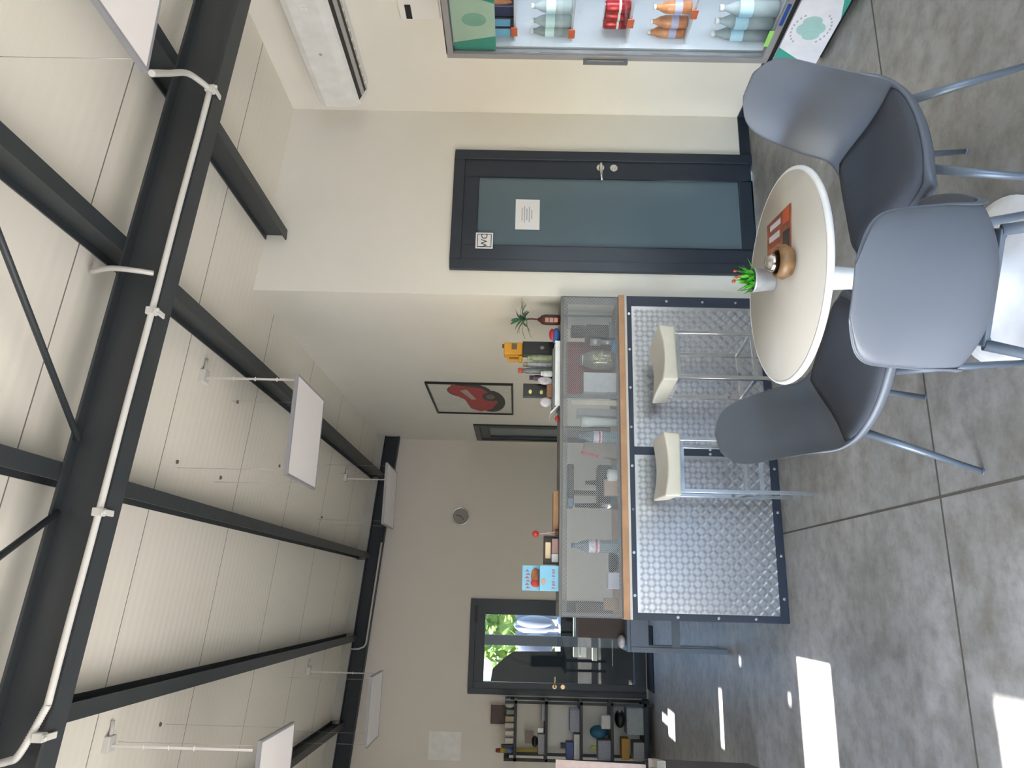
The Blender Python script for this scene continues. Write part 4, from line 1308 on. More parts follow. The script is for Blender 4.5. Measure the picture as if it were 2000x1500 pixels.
def chair(loc, rz, label):
    t = thing('shell_chair', label, 'chair', loc, rz, 'shell chairs around the round table')
    NU, NV = 44, 16
    g = G()
    vs_ = []
    for i in range(NU + 1):
        u = i / NU
        y, z, hw, cu, cf = catmull(SHELL, u)
        # rounded corners at both ends
        k = 1.0
        if u > 0.88:
            a = (u - 0.88) / 0.12
            k = (1 - min(a, 0.985) ** 3.4) ** 0.36
        if u < 0.07:
            a = (0.07 - u) / 0.07
            k = (1 - (a * 0.9) ** 2.5) ** 0.4
        d_ = lerp_tab(SKIRT, u)[0]
        bl = min(1.0, max(0.0, (u - 0.48) / 0.2))
        row = []
        for j in range(NV + 1):
            s = -1 + 2 * j / NV
            x = s * hw * k
            e = abs(s * k) ** 2.4
            row.append((x, y + cf * e, z + cu * e))
        for e_, q_ in ((0, row[0]), (1, row[-1])):
            sg = -1 if e_ == 0 else 1
            ex = (q_[0] - sg * d_ * 0.3, q_[1] - d_ * bl, q_[2] - d_ * (1 - bl * 0.8))
            row = [ex] + row if e_ == 0 else row + [ex]
        vs_ += row
    fs_ = []
    NC = NV + 3
    for i in range(NU):
        for j in range(NC - 1):
            a = i * NC + j
            fs_.append((a, a + 1, a + NC + 1, a + NC))
    g.add(vs_, fs_, True)
    make('shell', g, mat('shell_plastic', '#5f6672', 0.42, 0, 0.015, 8), t, solid=0.009, bevel=0.0, sub=1)
    # pad
    g = G()
    vs_, NP, NQ = [], 14, 14
    for side in (0, 1):
        for i in range(NP + 1):
            for j in range(NQ + 1):
                a, b = -1 + 2 * i / NP, -1 + 2 * j / NQ
                # squircle map
                X = a * math.sqrt(1 - 0.22 * b * b * b * b)
                Y = b * math.sqrt(1 - 0.20 * a * a * a * a)
                u = 0.325 - Y * 0.25
                y, z, hw, cu, cf = catmull(SHELL, u)
                x = X * hw * 0.97
                e = abs(x / hw) ** 2.4
                edge = max(abs(a), abs(b))
                th = 0.019 * (1 - edge ** 8) + 0.002
                vs_.append((x, y + cf * e, z + cu * e + 0.002 + (th if side else 0)))
    N_ = (NP + 1) * (NQ + 1)
    fs_ = []
    for i in range(NP):
        for j in range(NQ):
            a = i * (NQ + 1) + j
            fs_.append((a, a + 1, a + NQ + 2, a + NQ + 1))
            fs_.append((N_ + a, N_ + a + NQ + 1, N_ + a + NQ + 2, N_ + a + 1))
    for k in range(NP):
        for (a, b) in ((k * (NQ + 1), (k + 1) * (NQ + 1)), (k * (NQ + 1) + NQ, (k + 1) * (NQ + 1) + NQ)):
            fs_.append((a, b, N_ + b, N_ + a))
    for k in range(NQ):
        for (a, b) in ((k, k + 1), (NP * (NQ + 1) + k, NP * (NQ + 1) + k + 1)):
            fs_.append((a, b, N_ + b, N_ + a))
    g.add(vs_, fs_, True)
    make('seat_pad', g, mat('seat_pad_fabric', '#4a4f59', 0.8, 0, 0.05, 120, 0.1), t)
    ml = mat('chair_leg_metal', '#6a7482', 0.35, 0.3, 0.03, 10)
    g = G().box((-0.15, -0.13, 0.415), (0.15, -0.105, 0.43)).box((-0.15, 0.12, 0.425), (0.15, 0.145, 0.438)).box((-0.15, -0.13, 0.412), (-0.125, 0.145, 0.426)).box((0.125, -0.13, 0.412), (0.15, 0.145, 0.426))
    make('seat_frame', g, ml, t, bevel=0.004)
    for sx in (-1, 1):
        for sy in (-1, 1):
            top = Vector((sx * 0.145, 0.128 if sy > 0 else -0.122, 0.425))
            bot = Vector((sx * 0.225, sy * 0.225, 0.0))
            make('leg', G().cyl(top, bot + Vector((0, 0, 0.006)), 0.0155, 0.0095, 14).cyl(bot + Vector((0, 0, 0.0)), bot + Vector((0, 0, 0.006)), 0.011), ml, t)
    return t


def facing(dx, dy):
    return math.atan2(dy, dx) - PI / 2


ch = chair((1.40, 2.10, 0), facing(-0.985, -0.06), 'grey-blue shell chair right of the round table, its dark seat pad in full view')
dup(ch, (0.775, 2.50, 0), facing(0.64, -0.77), 'grey-blue shell chair left of the round table, before the second bar stool')
dup(ch, (0.839, 1.823, 0), facing(0.47, 0.883), 'nearest grey-blue shell chair, showing its smooth pale back to the viewer')

# ------------------------------------------------------------ drinks fridge
FX, FY1, FY0 = 2.87, 3.385, 2.70
fr = thing('drinks_fridge', 'tall grey display fridge with glass door, drinks inside and a white-teal base panel', 'fridge', ((FX + XR) / 2, (FY0 + FY1) / 2, 0))
M_fg = mat('fridge_grey', '#8d8c8e', 0.45, 0.1, 0.03, 8)
M_in = mat('fridge_inner', '#c9ccd2', 0.4, 0, 0.02, 8)
g = G()
g.box((FX + 0.05, FY1 - 0.03, 0.03), (XR - 0.02, FY1, 2.07)).box((FX + 0.05, FY0, 0.03), (XR - 0.02, FY0 + 0.03, 2.07))
g.box((XR - 0.05, FY0 + 0.03, 0.03), (XR - 0.02, FY1 - 0.03, 2.07)).box((FX + 0.05, FY0 + 0.03, 2.04), (XR - 0.05, FY1 - 0.03, 2.07)).box((FX + 0.05, FY0 + 0.03, 0.03), (XR - 0.05, FY1 - 0.03, 0.30))
make('cabinet', g, M_fg, fr, True)
make('inner_back', G().box((XR - 0.06, FY0 + 0.03, 0.3), (XR - 0.05, FY1 - 0.03, 2.04)).box((FX + 0.055, FY1 - 0.04, 0.3), (XR - 0.05, FY1 - 0.03, 2.04)), M_in, fr, True)
df = make('door_frame', yzframe(FX, FX + 0.045, FY0, FY1, 0.30, 2.07, 0.035), M_fg, fr, True, bevel=0.003)
M_fgl = mat('fridge_glass', '#eef4f4', 0.0, 0, 0, 5, 0, IOR=1.35, Transmission_Weight=1.0)
make('door_glass', G().box((FX + 0.018, FY0 + 0.035, 0.335), (FX + 0.022, FY1 - 0.035, 2.035)), M_fgl, fr, True)
make('door_handle', G().box((FX - 0.03, FY1 - 0.022, 1.07), (FX - 0.02, FY1 - 0.002, 1.315)).box((FX - 0.02, FY1 - 0.018, 1.07), (FX, FY1 - 0.006, 1.09)).box((FX - 0.02, FY1 - 0.018, 1.295), (FX, FY1 - 0.006, 1.315)), mat('handle_grey', '#63666b', 0.4), fr, True)
make('base_panel', G().box((FX - 0.004, FY0, 0.03), (FX + 0.05, FY1, 0.272)), mat('base_white', '#dfe0e8', 0.4), fr, True)
make('gap_strip', G().box((FX + 0.01, FY0, 0.272), (FX + 0.05, FY1, 0.30)), M_black, fr, True)
make('plinth', G().box((FX + 0.03, FY0 + 0.02, 0.0), (XR - 0.04, FY1 - 0.02, 0.03)), M_black, fr, True)
bx = FX - 0.004
def tri_panel(poly, m, name, x=bx, parent=None, d=0.0015):
    g = G()
    g.prism(poly, d, YZ(x))
    return make(name, g, m, parent or fr, True)
tri_panel([(FY1, 0.272), (FY1 - 0.13, 0.272), (FY1, 0.08)], M_teal, 'teal_corner')
tri_panel([(FY0, 0.03), (FY0, 0.13), (FY0 + 0.35, 0.03)], M_teal, 'teal_corner')
# emblem on the base panel: nested leaf-like drop shapes
cy, cz = 3.12, 0.155
def blob(cy, cz, ry, rz_, n=20, p=1.0):
    return [(cy + ry * math.cos(2 * PI * i / n), cz + rz_ * math.sin(2 * PI * i / n)) for i in range(n)]
M_emb = mat('emblem_teal', '#9fc5c4', 0.5)
tri_panel(blob(cy, cz, 0.05, 0.075), M_emb, 'emblem')
tri_panel(blob(cy - 0.05, cz + 0.01, 0.035, 0.05), M_emb, 'emblem', d=0.002)
tri_panel(blob(cy + 0.045, cz - 0.015, 0.03, 0.045), M_emb, 'emblem', d=0.0025)
g = G()
for i in range(9):
    a = -0.9 + i * 0.225
    for s_, rr in ((1, 0.098), (-1, 0.098)):
        yy, zz = cy - 0.0 + rr * 1.15 * math.sin(a), cz + s_ * rr * math.cos(a)
        g.box((bx - 0.0012, yy - 0.006, zz - 0.004), (bx, yy + 0.006, zz + 0.004))
make('emblem_lettering', g, M_greyink, fr, True)
# header panel inside the door
make('header_sign', G().box((FX + 0.03, FY0 + 0.035, 1.80), (FX + 0.04, FY1 - 0.04, 2.03)), M_mint, fr, True)
tri_panel([(FY1 - 0.04, 1.80), (FY1 - 0.04, 2.03), (FY1 - 0.09, 2.03), (FY1 - 0.14, 1.80)], M_teal, 'header_teal', FX + 0.03)
tri_panel(blob(3.13, 1.91, 0.045, 0.065), mat('emblem_dim', '#8fbfae', 0.5), 'header_emblem', FX + 0.03)
tri_panel([(FY0 + 0.04, 1.80), (FY0 + 0.04, 2.03), (2.93, 2.03), (3.02, 1.80)], M_teal, 'header_teal', FX + 0.03)


def zfr(px, x=3.0, py=60):
    return at(px, py, 0, x).z


rails = []
M_orange = mat('price_orange', '#d9663a', 0.5)
for i, (px, m) in enumerate(((1005, M_teal), (1117, M_teal), (1228, M_teal), (1345, mat('rail_white', '#d9dde4', 0.5)))):
    z = zfr(px, FX + 0.09)
    sh = make('shelf', G().box((FX + 0.09, FY0 + 0.04, z - 0.006), (XR - 0.07, FY1 - 0.045, z + 0.004)), M_in, fr, True)
    make('price_rail', G().box((FX + 0.075, FY0 + 0.04, z - 0.018), (FX + 0.089, FY1 - 0.045, z + 0.022)), m, sh)
    rails.append(z + 0.004)
rails.append(0.30)
for i, (py, px) in enumerate(((62, 999), (66, 1112), (46, 1227), (28, 1346))):
    p = at(px, py, 0, FX + 0.072)
    make('price_tag', G().box((FX + 0.07, p.y - 0.03, rails[i] - 0.02), (FX + 0.0745, p.y + 0.03, rails[i] + 0.015)), M_orange, fr, True, label='orange price tag')


def drink(kind, px, py, i, label, group, m, h, r, x=None):
    x = x or FX + 0.155
    y = at(px, py, 0, x).y
    z = rails[i]
    t = thing(kind, label, kind.split('_')[-1], (x, y, z), 0, group)
    if kind == 'drink_can':
        make('can_body', G().lathe([(r * 0.8, 0), (r, 0.008), (r, h - 0.012), (r * 0.82, h)], 20), m, t)
        make('can_lid', G().cyl((0, 0, h - 0.001), (0, 0, h + 0.002), r * 0.8), M_alu, t)
    elif kind == 'drink_bottle':
        make('bottle_body', G().lathe([(r * 0.8, 0), (r, 0.01), (r, h * 0.6), (r * 0.8, h * 0.74), (r * 0.38, h * 0.88), (r * 0.38, h * 0.93)], 20), m, t)
        make('bottle_cap', G().cyl((0, 0, h * 0.93), (0, 0, h), r * 0.42), M_white, t)
    return t


# top shelf: blue boxes
for i, (py0, py1, c, lab) in enumerate(((12, 32, '#2c2f5a', 'dark navy drink carton on the top fridge shelf, nearest the room side'), (35, 52, '#6fb1d8', 'light blue drink carton in the middle of the top fridge shelf'), (54, 72, '#7fbfe3', 'light blue drink carton nearest the wall end of the top fridge shelf'))):
    ya, yb = at(975, py0, 0, FX + 0.12).y, at(975, py1, 0, FX + 0.12).y
    t = thing('drink_carton', lab, 'carton', (FX + 0.16, (ya + yb) / 2, rails[0]))
    make('carton_body', G().box((-0.04, (ya - yb) / 2, 0), (0.04, (yb - ya) / 2, 0.16)), mat('carton_navy', '#2a2a4c', 0.4, 0, 0.2, 20), t, bevel=0.004)
    make('front_label', G().box((-0.0412, (ya - yb) / 2 + 0.006, 0.02), (-0.0402, (yb - ya) / 2 - 0.006, 0.13)), mat('front_' + str(i), c, 0.4), t)
t = thing('snack_bag', 'orange-brown snack bag standing at the near end of the top fridge shelf', 'bag', (FX + 0.15, at(960, 8, 0, FX + 0.15).y, rails[0]))
make('bag_body', G().ell((0, 0, 0.09), (0.02, 0.045, 0.09)), mat('bag_orange', '#b06a45', 0.4, 0, 0.2, 20), t)
mw = mat('water_clear', '#c9d3d4', 0.08, 0, 0.1, 20, 0, Transmission_Weight=0.45, IOR=1.2)
mwl = mat('water_label', '#d6eef0', 0.4)
for i, py in enumerate((12, 40, 60)):
    t = drink('drink_bottle', 1080, py, 1, ('clear water bottle on the second fridge shelf, nearest the room side', 'clear water bottle in the middle of the second fridge shelf', 'clear water bottle at the wall end of the second fridge shelf')[i], 'water bottles on the second fridge shelf', mw, 0.22, 0.034)
    make('wrap_label', G().cyl((0, 0, 0.09), (0, 0, 0.14), 0.0348, n=20, caps=False), mwl, t)
mc_ = mat('can_red', '#a8262c', 0.3, 0.4, 0.35, 30)
for i, py in enumerate((12, 28, 44)):
    t = drink('drink_can', 1200, py, 2, ('red drink can on the third fridge shelf, nearest the room side', 'red drink can in the middle of the third fridge shelf', 'red drink can at the wall end of the third fridge shelf')[i], 'red cans on the third fridge shelf', mc_, 0.135, 0.032)
    make('white_band', G().cyl((0, 0, 0.05), (0, 0, 0.062), 0.0325, n=20, caps=False), M_white, t)
mo = mat('juice_orange', '#c9814f', 0.25, 0, 0.3, 20)
for i, py in enumerate((14, 42, 62)):
    t = drink('drink_bottle', 1310, py, 3, ('orange drink bottle on the fourth fridge shelf, nearest the room side', 'orange drink bottle in the middle of the fourth fridge shelf', 'orange drink bottle at the wall end of the fourth fridge shelf')[i], 'orange drinks on the fourth fridge shelf', mo, 0.2, 0.033)
    make('wrap_label', G().cyl((0, 0, 0.05), (0, 0, 0.09), 0.0338, n=20, caps=False), mat('wrap_violet', '#b4b0cf', 0.4), t)
for i, py in enumerate((15, 40, 65)):
    t = drink('drink_bottle', 1400, py, 4, ('large water bottle at the bottom of the fridge, nearest the room side', 'large water bottle in the middle of the fridge floor', 'large water bottle at the wall end of the fridge floor')[i], 'large water bottles at the bottom of the fridge', mw, 0.31, 0.042)
    make('wrap_label', G().cyl((0, 0, 0.14), (0, 0, 0.21), 0.043, n=20, caps=False), mat('water_label_blue', '#bfe0f0', 0.4), t)
# sticker low on the fridge glass: blue and green strip
p1, p2 = at(1505, 35, 0, FX - 0.002), at(1480, 95, 0, FX - 0.002)
g = G().box((FX - 0.001, 2.99, 0.315), (FX + 0.001, 3.14, 0.333))
single('blue_sticker', G().box((FX - 0.004, p1.y - 0.09, 0.31), (FX + 0.0, p1.y + 0.05, 0.328)), mat('sticker_blue', '#1f4a96', 0.4), 'dark blue strip sticker on the lower edge of the fridge door', 'sticker', loc=(FX - 0.002, p1.y, 0.31))
single('green_sticker', G().box((FX - 0.004, p1.y + 0.09, 0.335), (FX + 0.0, p1.y + 0.2, 0.36)), mat('sticker_green', '#9ad66f', 0.4), 'light green strip sticker on the lower corner of the fridge door', 'sticker', loc=(FX - 0.002, p1.y + 0.14, 0.335))
fl_ = bpy.data.lights.new('fridge_lamp', 'AREA')
fl_.shape = 'RECTANGLE'
fl_.size = 0.12
fl_.size_y = 1.4
fl_.energy = 5.0
fl_.color = (0.86, 0.93, 1.0)
flo = bpy.data.objects.new('fridge_lamp', fl_)
col.objects.link(flo)
flo.matrix_world = Matrix(((1, 0, 0, FX + 0.16), (0, 0, -1, 2.76), (0, 1, 0, 1.1), (0, 0, 0, 1)))

# ------------------------------------------------------------ air conditioner + wall unit
AY0, AY1 = 3.22, 4.27
ac = thing('air_conditioner', 'white wall-mounted split air conditioner high on the right wall', 'air conditioner', (XR, (AY0 + AY1) / 2, 2.73))
prof = [(0, 0.33), (-0.17, 0.33), (-0.205, 0.31), (-0.222, 0.27), (-0.222, 0.10), (-0.212, 0.055), (-0.19, 0.035), (-0.11, 0.0), (0, 0.0)]
M_AC = Matrix(((1, 0, 0, XR), (0, 0, -1, AY1), (0, 1, 0, 2.73), (0, 0, 0, 1)))
make('housing', G().prism(prof, AY1 - AY0, M_AC), mat('ac_white', '#e6e5e1', 0.35), ac, True, bevel=0.008, seg=3)
g = G()
n_ = Vector((0.04, 0, 0.09)).normalized()
def acq(s0, s1, d, ya, yb, gg):
    """strip along the slanted lower front, s along slope 0..1"""
    a, b = Vector((-0.19, 0, 0.035)), Vector((-0.11, 0, 0.0))
    nn = Vector((-0.4, 0, -0.916))
    P0, P1 = a.lerp(b, s0) + nn * d, a.lerp(b, s1) + nn * d
    Q0, Q1 = a.lerp(b, s0) - nn * 0.004, a.lerp(b, s1) - nn * 0.004
    o = Vector((XR, 0, 2.73))
    v = []
    for y in (ya, yb):
        for q in (P0, P1, Q1, Q0):
            v.append(Vector((q.x, y, q.z)) + Vector((o.x, 0, o.z)))
    gg.add(v, [(0, 1, 2, 3), (7, 6, 5, 4), (0, 4, 5, 1), (1, 5, 6, 2), (2, 6, 7, 3), (3, 7, 4, 0)])
acq(-0.05, 1.0, 0.0012, AY0 + 0.04, AY1 - 0.05, g)
make('air_outlet', g, M_black, ac, True)
g = G(); acq(0.3, 0.68, 0.006, AY0 + 0.05, AY1 - 0.06, g)
make('louvre', g, mat('louvre_grey', '#a9a6a3', 0.4), ac, True)
g = G()
for k in range(12):
    y = AY0 + 0.08 + k * 0.08
    acq(1.06, 1.18, 0.001, y, y + 0.05, g)
make('intake_slots', g, mat('slot_grey', '#b5b2ab', 0.5), ac, True)
p = at(593, 15, 0, XR - 0.2235)
text('23', 0.05, mat('display_dim', '#f6f6fa', 0.4), Matrix(((0, 0, -1, XR - 0.2235), (-1, 0, 0, p.y), (0, 1, 0, p.z), (0, 0, 0, 1))), 'display_digits', ac)
p = at(626, 107, 0, XR - 0.2235)
make('logo', G().prism([(p.y - 0.014, p.z), (p.y, p.z - 0.012), (p.y + 0.014, p.z), (p.y, p.z + 0.012)], 0.001, YZ(XR - 0.2225)), M_greyink, ac, True)
pa, pb = at(785, 30, 0, XR - 0.03), at(860, 0, 0, XR - 0.03)
wu = thing('wall_unit', 'white wall control box with a black display window between air conditioner and fridge', 'control box', (XR, 3.52, 2.17))
make('case', G().box((XR - 0.035, 3.36, 2.165), (XR, 3.665, 2.41)), M_white, wu, True, bevel=0.006)
make('display', G().box((XR - 0.037, 3.545, 2.335), (XR - 0.034, 3.655, 2.372)), M_black, wu, True)

# ------------------------------------------------------------ poster, clock, paper
ps = thing('framed_poster', 'black framed poster of a red motorcycle on the side wall', 'poster', (XM, 7.33, 2.12))
PY0, PY1, PZ0, PZ1 = 6.73, 7.93, 1.695, 2.55
make('frame', yzframe(XM - 0.022, XM, PY0, PY1, PZ0, PZ1, 0.018), M_black, ps, True)
make('print', G().box((XM - 0.006, PY0 + 0.018, PZ0 + 0.018), (XM, PY1 - 0.018, PZ1 - 0.018)), mat('poster_paper', '#d6d3c8', 0.4), ps, True)


def pshape(poly, m, name, lay):
    g = G().prism(poly, 0.0006, YZ(XM - 0.006 - 0.0006 * lay))
    make(name, g, m, ps, True)


M_tyre = mat('print_dark', '#2d2b2a', 0.5)
M_pred = mat('print_red', '#a8282a', 0.4, 0, 0.15, 14)
pshape(blob(7.42, 1.93, 0.44, 0.15), M_tyre, 'printed_wheels', 0)
pshape(blob(7.02, 2.14, 0.26, 0.22), M_tyre, 'printed_wheels', 1)
pshape([(6.80, 2.3), (7.05, 2.36), (7.35, 2.2), (7.72, 2.16), (7.84, 2.06), (7.74, 1.94), (7.45, 1.86), (7.15, 1.9), (6.9, 2.02)], M_pred, 'printed_fairing', 2)
pshape(blob(7.22, 1.93, 0.17, 0.085), M_tyre, 'printed_wheels', 3)
pshape(blob(7.22, 1.93, 0.09, 0.045), mat('print_grey', '#6a625f', 0.4), 'printed_hub', 4)
pshape([(6.95, 2.16), (7.32, 2.08), (7.34, 2.13), (7.0, 2.23)], mat('print_pale', '#b7a29b', 0.4), 'printed_badge', 5)

ck = thing('wall_clock', 'small round silver-rimmed wall clock on the far wall', 'clock', (0.97, YF, 2.355))
Mc = Matrix(((1, 0, 0, 0.97), (0, 0, -1, YF), (0, 1, 0, 2.355), (0, 0, 0, 1)))
make('rim', G().lathe([(0.098, 0), (0.112, 0.0), (0.115, 0.02), (0.108, 0.03), (0.098, 0.022), (0.098, 0)], 40, M=Mc, caps=False), M_chrome, ck, True)
make('dial', G().cyl(Mc @ Vector((0, 0, 0)), Mc @ Vector((0, 0, 0.012)), 0.099, n=40), mat('dial_grey', '#98918a', 0.5), ck, True)
g = G().cbox((0.975, YF - 0.016, 2.38), (0.008, 0.002, 0.075), ry=math.radians(12)).cbox((0.945, YF - 0.017, 2.335), (0.008, 0.002, 0.06), ry=math.radians(50))
make('hands', g, M_ink, ck, True)
pn = thing('wall_paper_sheet', 'plain white sheet of paper pinned on the far wall above the black shelf', 'paper sheet', (-1.735, YF, 2.43))
make('sheet', G().box((-1.888, YF - 0.004, 2.235), (-1.58, YF - 0.0005, 2.62)), mat('sheet_white', '#f0eeea', 0.7), pn, True)

# ------------------------------------------------------------ black shelf unit on the far wall
SX0, SX1, SY0, SY1 = -1.80, -1.165, 9.1, 9.46
shf = thing('shelf_unit', 'black open shelf unit crowded with papers and small things left of the far glass door', 'shelf', ((SX0 + SX1) / 2, 9.28, 0))
M_sh = mat('shelf_black', '#1b1c1f', 0.5, 0, 0.06, 10)
LV = [0.10, 0.475, 0.86, 1.235, 1.585]
SZ = [1.62 + (z - 1.62) * SY0 / YF for z in (0.05, 0.45, 0.82, 1.24, 1.61)]
for z in SZ:
    make('shelf_board', G().box((SX0, SY0, z - 0.032), (SX1, SY1, z)), M_sh, shf, True)
for x in (SX0, SX1 - 0.03):
    for y in (SY0, SY1 - 0.03):
        make('post', G().box((x, y, 0), (x + 0.03, y + 0.03, 1.72)), M_sh, shf, True)
make('side_rail', G().box((SX1 - 0.028, SY0 + 0.03, 1.66), (SX1 - 0.002, SY1 - 0.03, 1.72)), M_sh, shf, True)
make('side_rail', G().box((SX0 + 0.002, SY0 + 0.03, 1.66), (SX0 + 0.028, SY1 - 0.03, 1.72)), M_sh, shf, True)
make('yellow_back_strip', G().box((SX0 + 0.035, SY1 - 0.02, SZ[3]), (SX0 + 0.075, SY1 - 0.012, 1.58)), mat('strip_yellow', '#9c8a2c', 0.5), shf, True)


def sitem(name, cat, label, px, py, lvl, m, dy=0.15, y=9.14, lift=0.0, bev=0.004, ell=False, top=None, group=None):
    """item of the black shelf: photo px range gives height, py range gives width"""
    xa, xb, za, zb = span(px[0], py[0], px[1], py[1], y)
    z0 = SZ[lvl] + lift
    zb = z0 + (zb - za)
    if ell:
        g = G().ell(((xa + xb) / 2, y + dy / 2, (z0 + zb) / 2), ((xb - xa) / 2, dy / 2, (zb - z0) / 2))
    else:
        g = G().box((xa, y, z0), (xb, y + dy, zb))
    return single(name, g, m, label, cat, group, loc=((xa + xb) / 2, y + dy / 2, z0), bevel=0 if ell else bev)


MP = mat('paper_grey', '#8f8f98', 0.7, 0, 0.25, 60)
MP2 = mat('paper_pale', '#c4bfb8', 0.7, 0, 0.1, 40)
t = sitem('photo_box', 'box', 'brown picture box standing on top of the black shelf, near the door', (955, 1000), (1377, 1415), 4, mat('picture_brown', '#4c3830', 0.5, 0, 0.45, 14), dy=0.04, y=9.36)
sitem('white_kettle', 'kettle', 'small white rounded kettle on top of the shelf by its right post', (982, 1000), (1372, 1384), 4, mat('enamel', '#b9bcb6', 0.35), ell=True, dy=0.07)
sitem('glass_tumbler', 'glass', 'greenish glass item on top of the shelf beside the kettle', (985, 1000), (1386, 1396), 4, mat('green_glass', '#5f6c66', 0.2), dy=0.05)
sitem('beige_box', 'box', 'beige carton on top of the shelf beneath the brown picture box', (983, 1000), (1399, 1410), 4, mat('beige_card', '#a8977b', 0.6), dy=0.08)
sitem('cream_mug', 'mug', 'cream mug on the shelf top just left of the beige carton', (982, 1000), (1412, 1422), 4, MP2, dy=0.06, bev=0.01)
sitem('white_mug', 'mug', 'white mug in the middle of the shelf top', (983, 1000), (1427, 1437), 4, MP2, dy=0.07, bev=0.01)
sitem('white_mug', 'mug', 'white mug on the shelf top next to the dark gadget', (983, 1000), (1441, 1453), 4, MP2, dy=0.07, bev=0.01)
sitem('dark_gadget', 'gadget', 'dark gadget on the shelf top right of the colourful bottle', (976, 1000), (1454, 1461), 4, M_black, dy=0.05)
cbx = thing('colourful_bottle', 'upright bottle with red, yellow and blue bands at the left end of the shelf top', 'bottle', (at(990, 1466, 1, 9.2).x, 9.2, SZ[4]))
make('blue_band', G().cyl((0, 0, 0), (0, 0, 0.085), 0.026), mat('band_blue', '#5a78a8', 0.4), cbx)
make('yellow_band', G().cyl((0, 0, 0.085), (0, 0, 0.15), 0.026), mat('band_yellow', '#b5a43c', 0.4), cbx)
make('red_top', G().cyl((0, 0, 0.15), (0, 0, 0.205), 0.026, 0.02), mat('band_red', '#8a2a22', 0.4), cbx)
sitem('small_picture', 'picture', 'small pale mauve card leaning at the back of the top bay', (1017, 1033), (1427, 1452), 3, mat('card_mauve', '#90807d', 0.6), dy=0.01, y=9.4, lift=0.12)
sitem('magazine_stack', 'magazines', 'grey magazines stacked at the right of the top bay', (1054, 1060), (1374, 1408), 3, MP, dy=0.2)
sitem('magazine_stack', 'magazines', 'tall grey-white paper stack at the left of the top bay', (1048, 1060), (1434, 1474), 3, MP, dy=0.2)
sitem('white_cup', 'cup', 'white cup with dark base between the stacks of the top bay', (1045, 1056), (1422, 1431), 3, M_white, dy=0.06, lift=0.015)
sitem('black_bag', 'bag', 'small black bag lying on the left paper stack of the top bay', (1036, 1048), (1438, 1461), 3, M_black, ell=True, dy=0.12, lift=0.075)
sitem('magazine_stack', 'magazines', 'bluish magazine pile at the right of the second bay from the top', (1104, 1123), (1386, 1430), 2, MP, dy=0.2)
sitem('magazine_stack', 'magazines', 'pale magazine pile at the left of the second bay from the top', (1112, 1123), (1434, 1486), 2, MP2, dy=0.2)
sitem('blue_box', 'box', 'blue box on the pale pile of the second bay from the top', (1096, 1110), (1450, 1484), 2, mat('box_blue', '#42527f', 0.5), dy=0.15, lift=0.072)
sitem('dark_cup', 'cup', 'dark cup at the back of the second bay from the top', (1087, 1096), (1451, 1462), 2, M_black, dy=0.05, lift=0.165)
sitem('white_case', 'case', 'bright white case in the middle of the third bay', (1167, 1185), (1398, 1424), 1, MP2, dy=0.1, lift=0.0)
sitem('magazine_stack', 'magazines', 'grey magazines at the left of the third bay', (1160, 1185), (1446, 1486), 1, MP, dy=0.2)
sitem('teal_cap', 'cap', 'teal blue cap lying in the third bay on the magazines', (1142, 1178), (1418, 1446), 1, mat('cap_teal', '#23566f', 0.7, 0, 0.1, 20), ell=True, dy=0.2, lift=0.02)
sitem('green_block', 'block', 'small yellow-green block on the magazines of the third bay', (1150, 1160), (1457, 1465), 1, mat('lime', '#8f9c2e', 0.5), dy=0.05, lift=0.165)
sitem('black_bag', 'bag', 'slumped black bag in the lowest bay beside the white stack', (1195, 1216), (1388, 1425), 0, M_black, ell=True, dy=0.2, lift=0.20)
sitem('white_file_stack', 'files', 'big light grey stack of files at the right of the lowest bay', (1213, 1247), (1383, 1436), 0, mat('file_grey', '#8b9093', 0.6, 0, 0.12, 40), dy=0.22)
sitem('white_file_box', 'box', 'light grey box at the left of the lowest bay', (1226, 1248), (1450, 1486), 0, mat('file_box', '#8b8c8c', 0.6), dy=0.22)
sitem('yellow_box', 'box', 'yellow box lying behind the white roll in the lowest bay', (1200, 1216), (1442, 1484), 0, mat('box_yellow', '#a07424', 0.5), dy=0.15, lift=0.17)

# ------------------------------------------------------------ desk at the left frame edge with magazines
DZ = 0.74
a_, b_, c_ = at(1262, 1477, 2, DZ), at(1440, 1486, 2, DZ), at(1475, 1500, 2, DZ)
dk = thing('side_desk', 'dark desk corner at the left edge with papers lying on it', 'desk', (-1.2, 4.3, 0))
M_dk = mat('desk_dark', '#232529', 0.5)
make('desk_top', G().prism([(-0.585, 2.95), (-0.60, 3.12), (-1.02, 5.35), (-1.28, 5.35), (-1.28, 2.95)], 0.03, Matrix.Translation((0, 0, DZ - 0.03))), M_dk, dk, True)
for x, y in ((-0.70, 3.05), (-1.24, 3.05), (-1.08, 5.28), (-1.24, 5.28)):
    make('leg', G().box((x - 0.02, y - 0.02, 0), (x + 0.02, y + 0.02, DZ - 0.03)), M_dk, dk, True)
MG = [((-1.02, 4.75, DZ), 0.22, 0.3, 0.05, 'white magazine pile lying on the far end of the dark desk'),
      ((-1.03, 4.62, DZ + 0.05), 0.2, 0.26, 0.02, 'striped magazine lying on top of the pile on the dark desk')]
for (x, y, z), a, b, h, lab in MG:
    single('magazine', G().cbox((x, y, z + h / 2), (a, b, h), rz=0.15), MP2 if h > 0.03 else MP, lab, 'magazine', loc=(x, y, z))
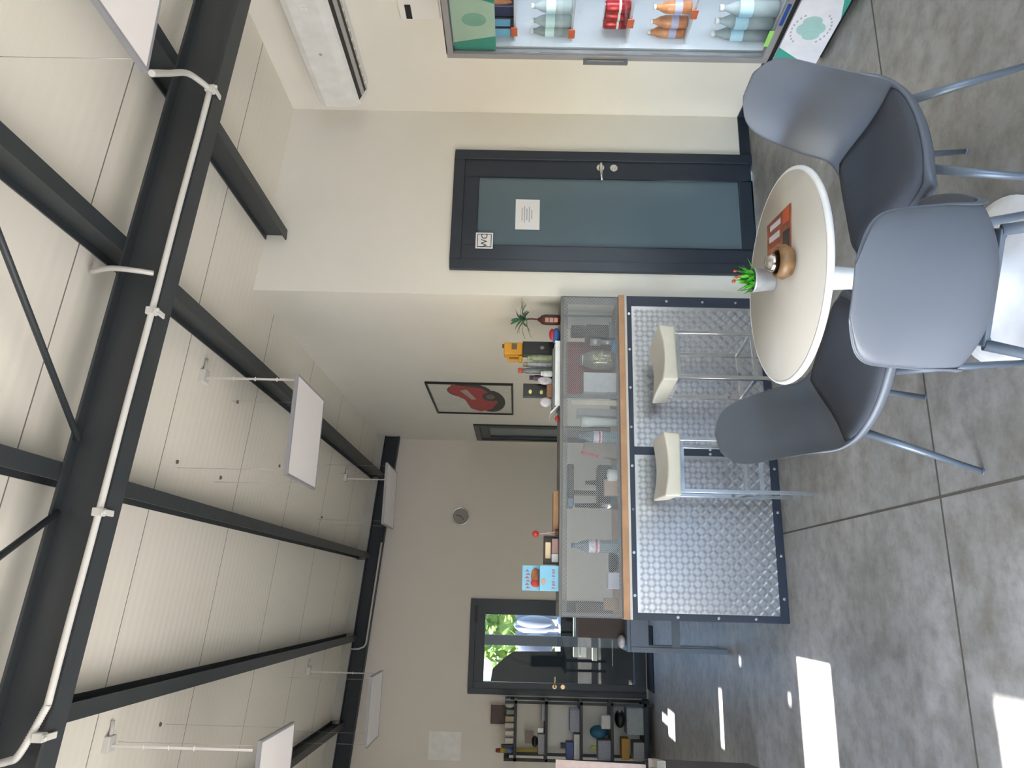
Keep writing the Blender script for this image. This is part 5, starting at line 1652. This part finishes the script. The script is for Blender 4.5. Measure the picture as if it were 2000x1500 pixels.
# standing brochure rack at the frame edge, pinkish papers above the desk
bxr = at(1060, 1485, 1, 5.15).x
br = thing('brochure_rack', 'rack of pinkish white brochures rising from the desk at the left frame edge', 'brochure rack', (bxr - 0.045, 5.15, DZ))
make('rack_base', G().box((-0.16, -0.06, 0), (0.05, 0.06, 0.02)), M_dk, br)
MPk = mat('paper_pink', '#c9b3ae', 0.6, 0, 0.08, 30)
for i in range(4):
    make('brochure', G().cbox((-0.056, 0.03 - 0.015 * i, 0.14 + 0.13 * (3 - i) * 0.9), (0.2, 0.004, 0.22), rx=-0.15), MPk, br)
make('rack_back', G().cbox((-0.056, 0.05, 0.3), (0.16, 0.006, 0.56), rx=-0.02), M_dk, br)

# ------------------------------------------------------------ grey plastic stool + box left of the bar
gx, gy = -0.27, 6.05
ps_ = thing('plastic_step_stool', 'blue-grey plastic stool with slotted sides behind the left end of the bar', 'stool', (gx, gy, 0))
M_pg = mat('plastic_bluegrey', '#67717f', 0.45)
make('top', G().box((-0.12, -0.17, 0.735), (0.25, 0.17, 0.765)), M_pg, ps_, bevel=0.008)
for sx, sy in ((-0.1, -0.15), (0.22, -0.15), (-0.1, 0.14), (0.22, 0.14)):
    make('leg', G().box((sx - 0.02, sy - 0.02, 0), (sx + 0.02, sy + 0.02, 0.735)), M_pg, ps_, bevel=0.004)
make('side_rail', G().box((-0.08, -0.165, 0.60), (0.2, -0.15, 0.735)), M_pg, ps_)
make('side_rail', G().box((-0.08, -0.165, 0.36), (0.2, -0.15, 0.42)), M_pg, ps_)
single('brown_carton', G().box((-0.30, 6.0, 0.765), (-0.05, 6.2, 1.13)), mat('carton_darkbrown', '#3d302c', 0.6), 'dark brown carton standing on the blue-grey stool', 'carton', loc=(-0.18, 6.1, 0.765))
single('crumpled_paper', G().ell((-0.32, 5.97, 0.795), (0.05, 0.06, 0.03)), mat('crumpled', '#b9b3b8', 0.6, 0, 0.2, 40), 'crumpled pale paper on the near edge of the blue-grey stool', 'paper', loc=(-0.32, 5.97, 0.766))
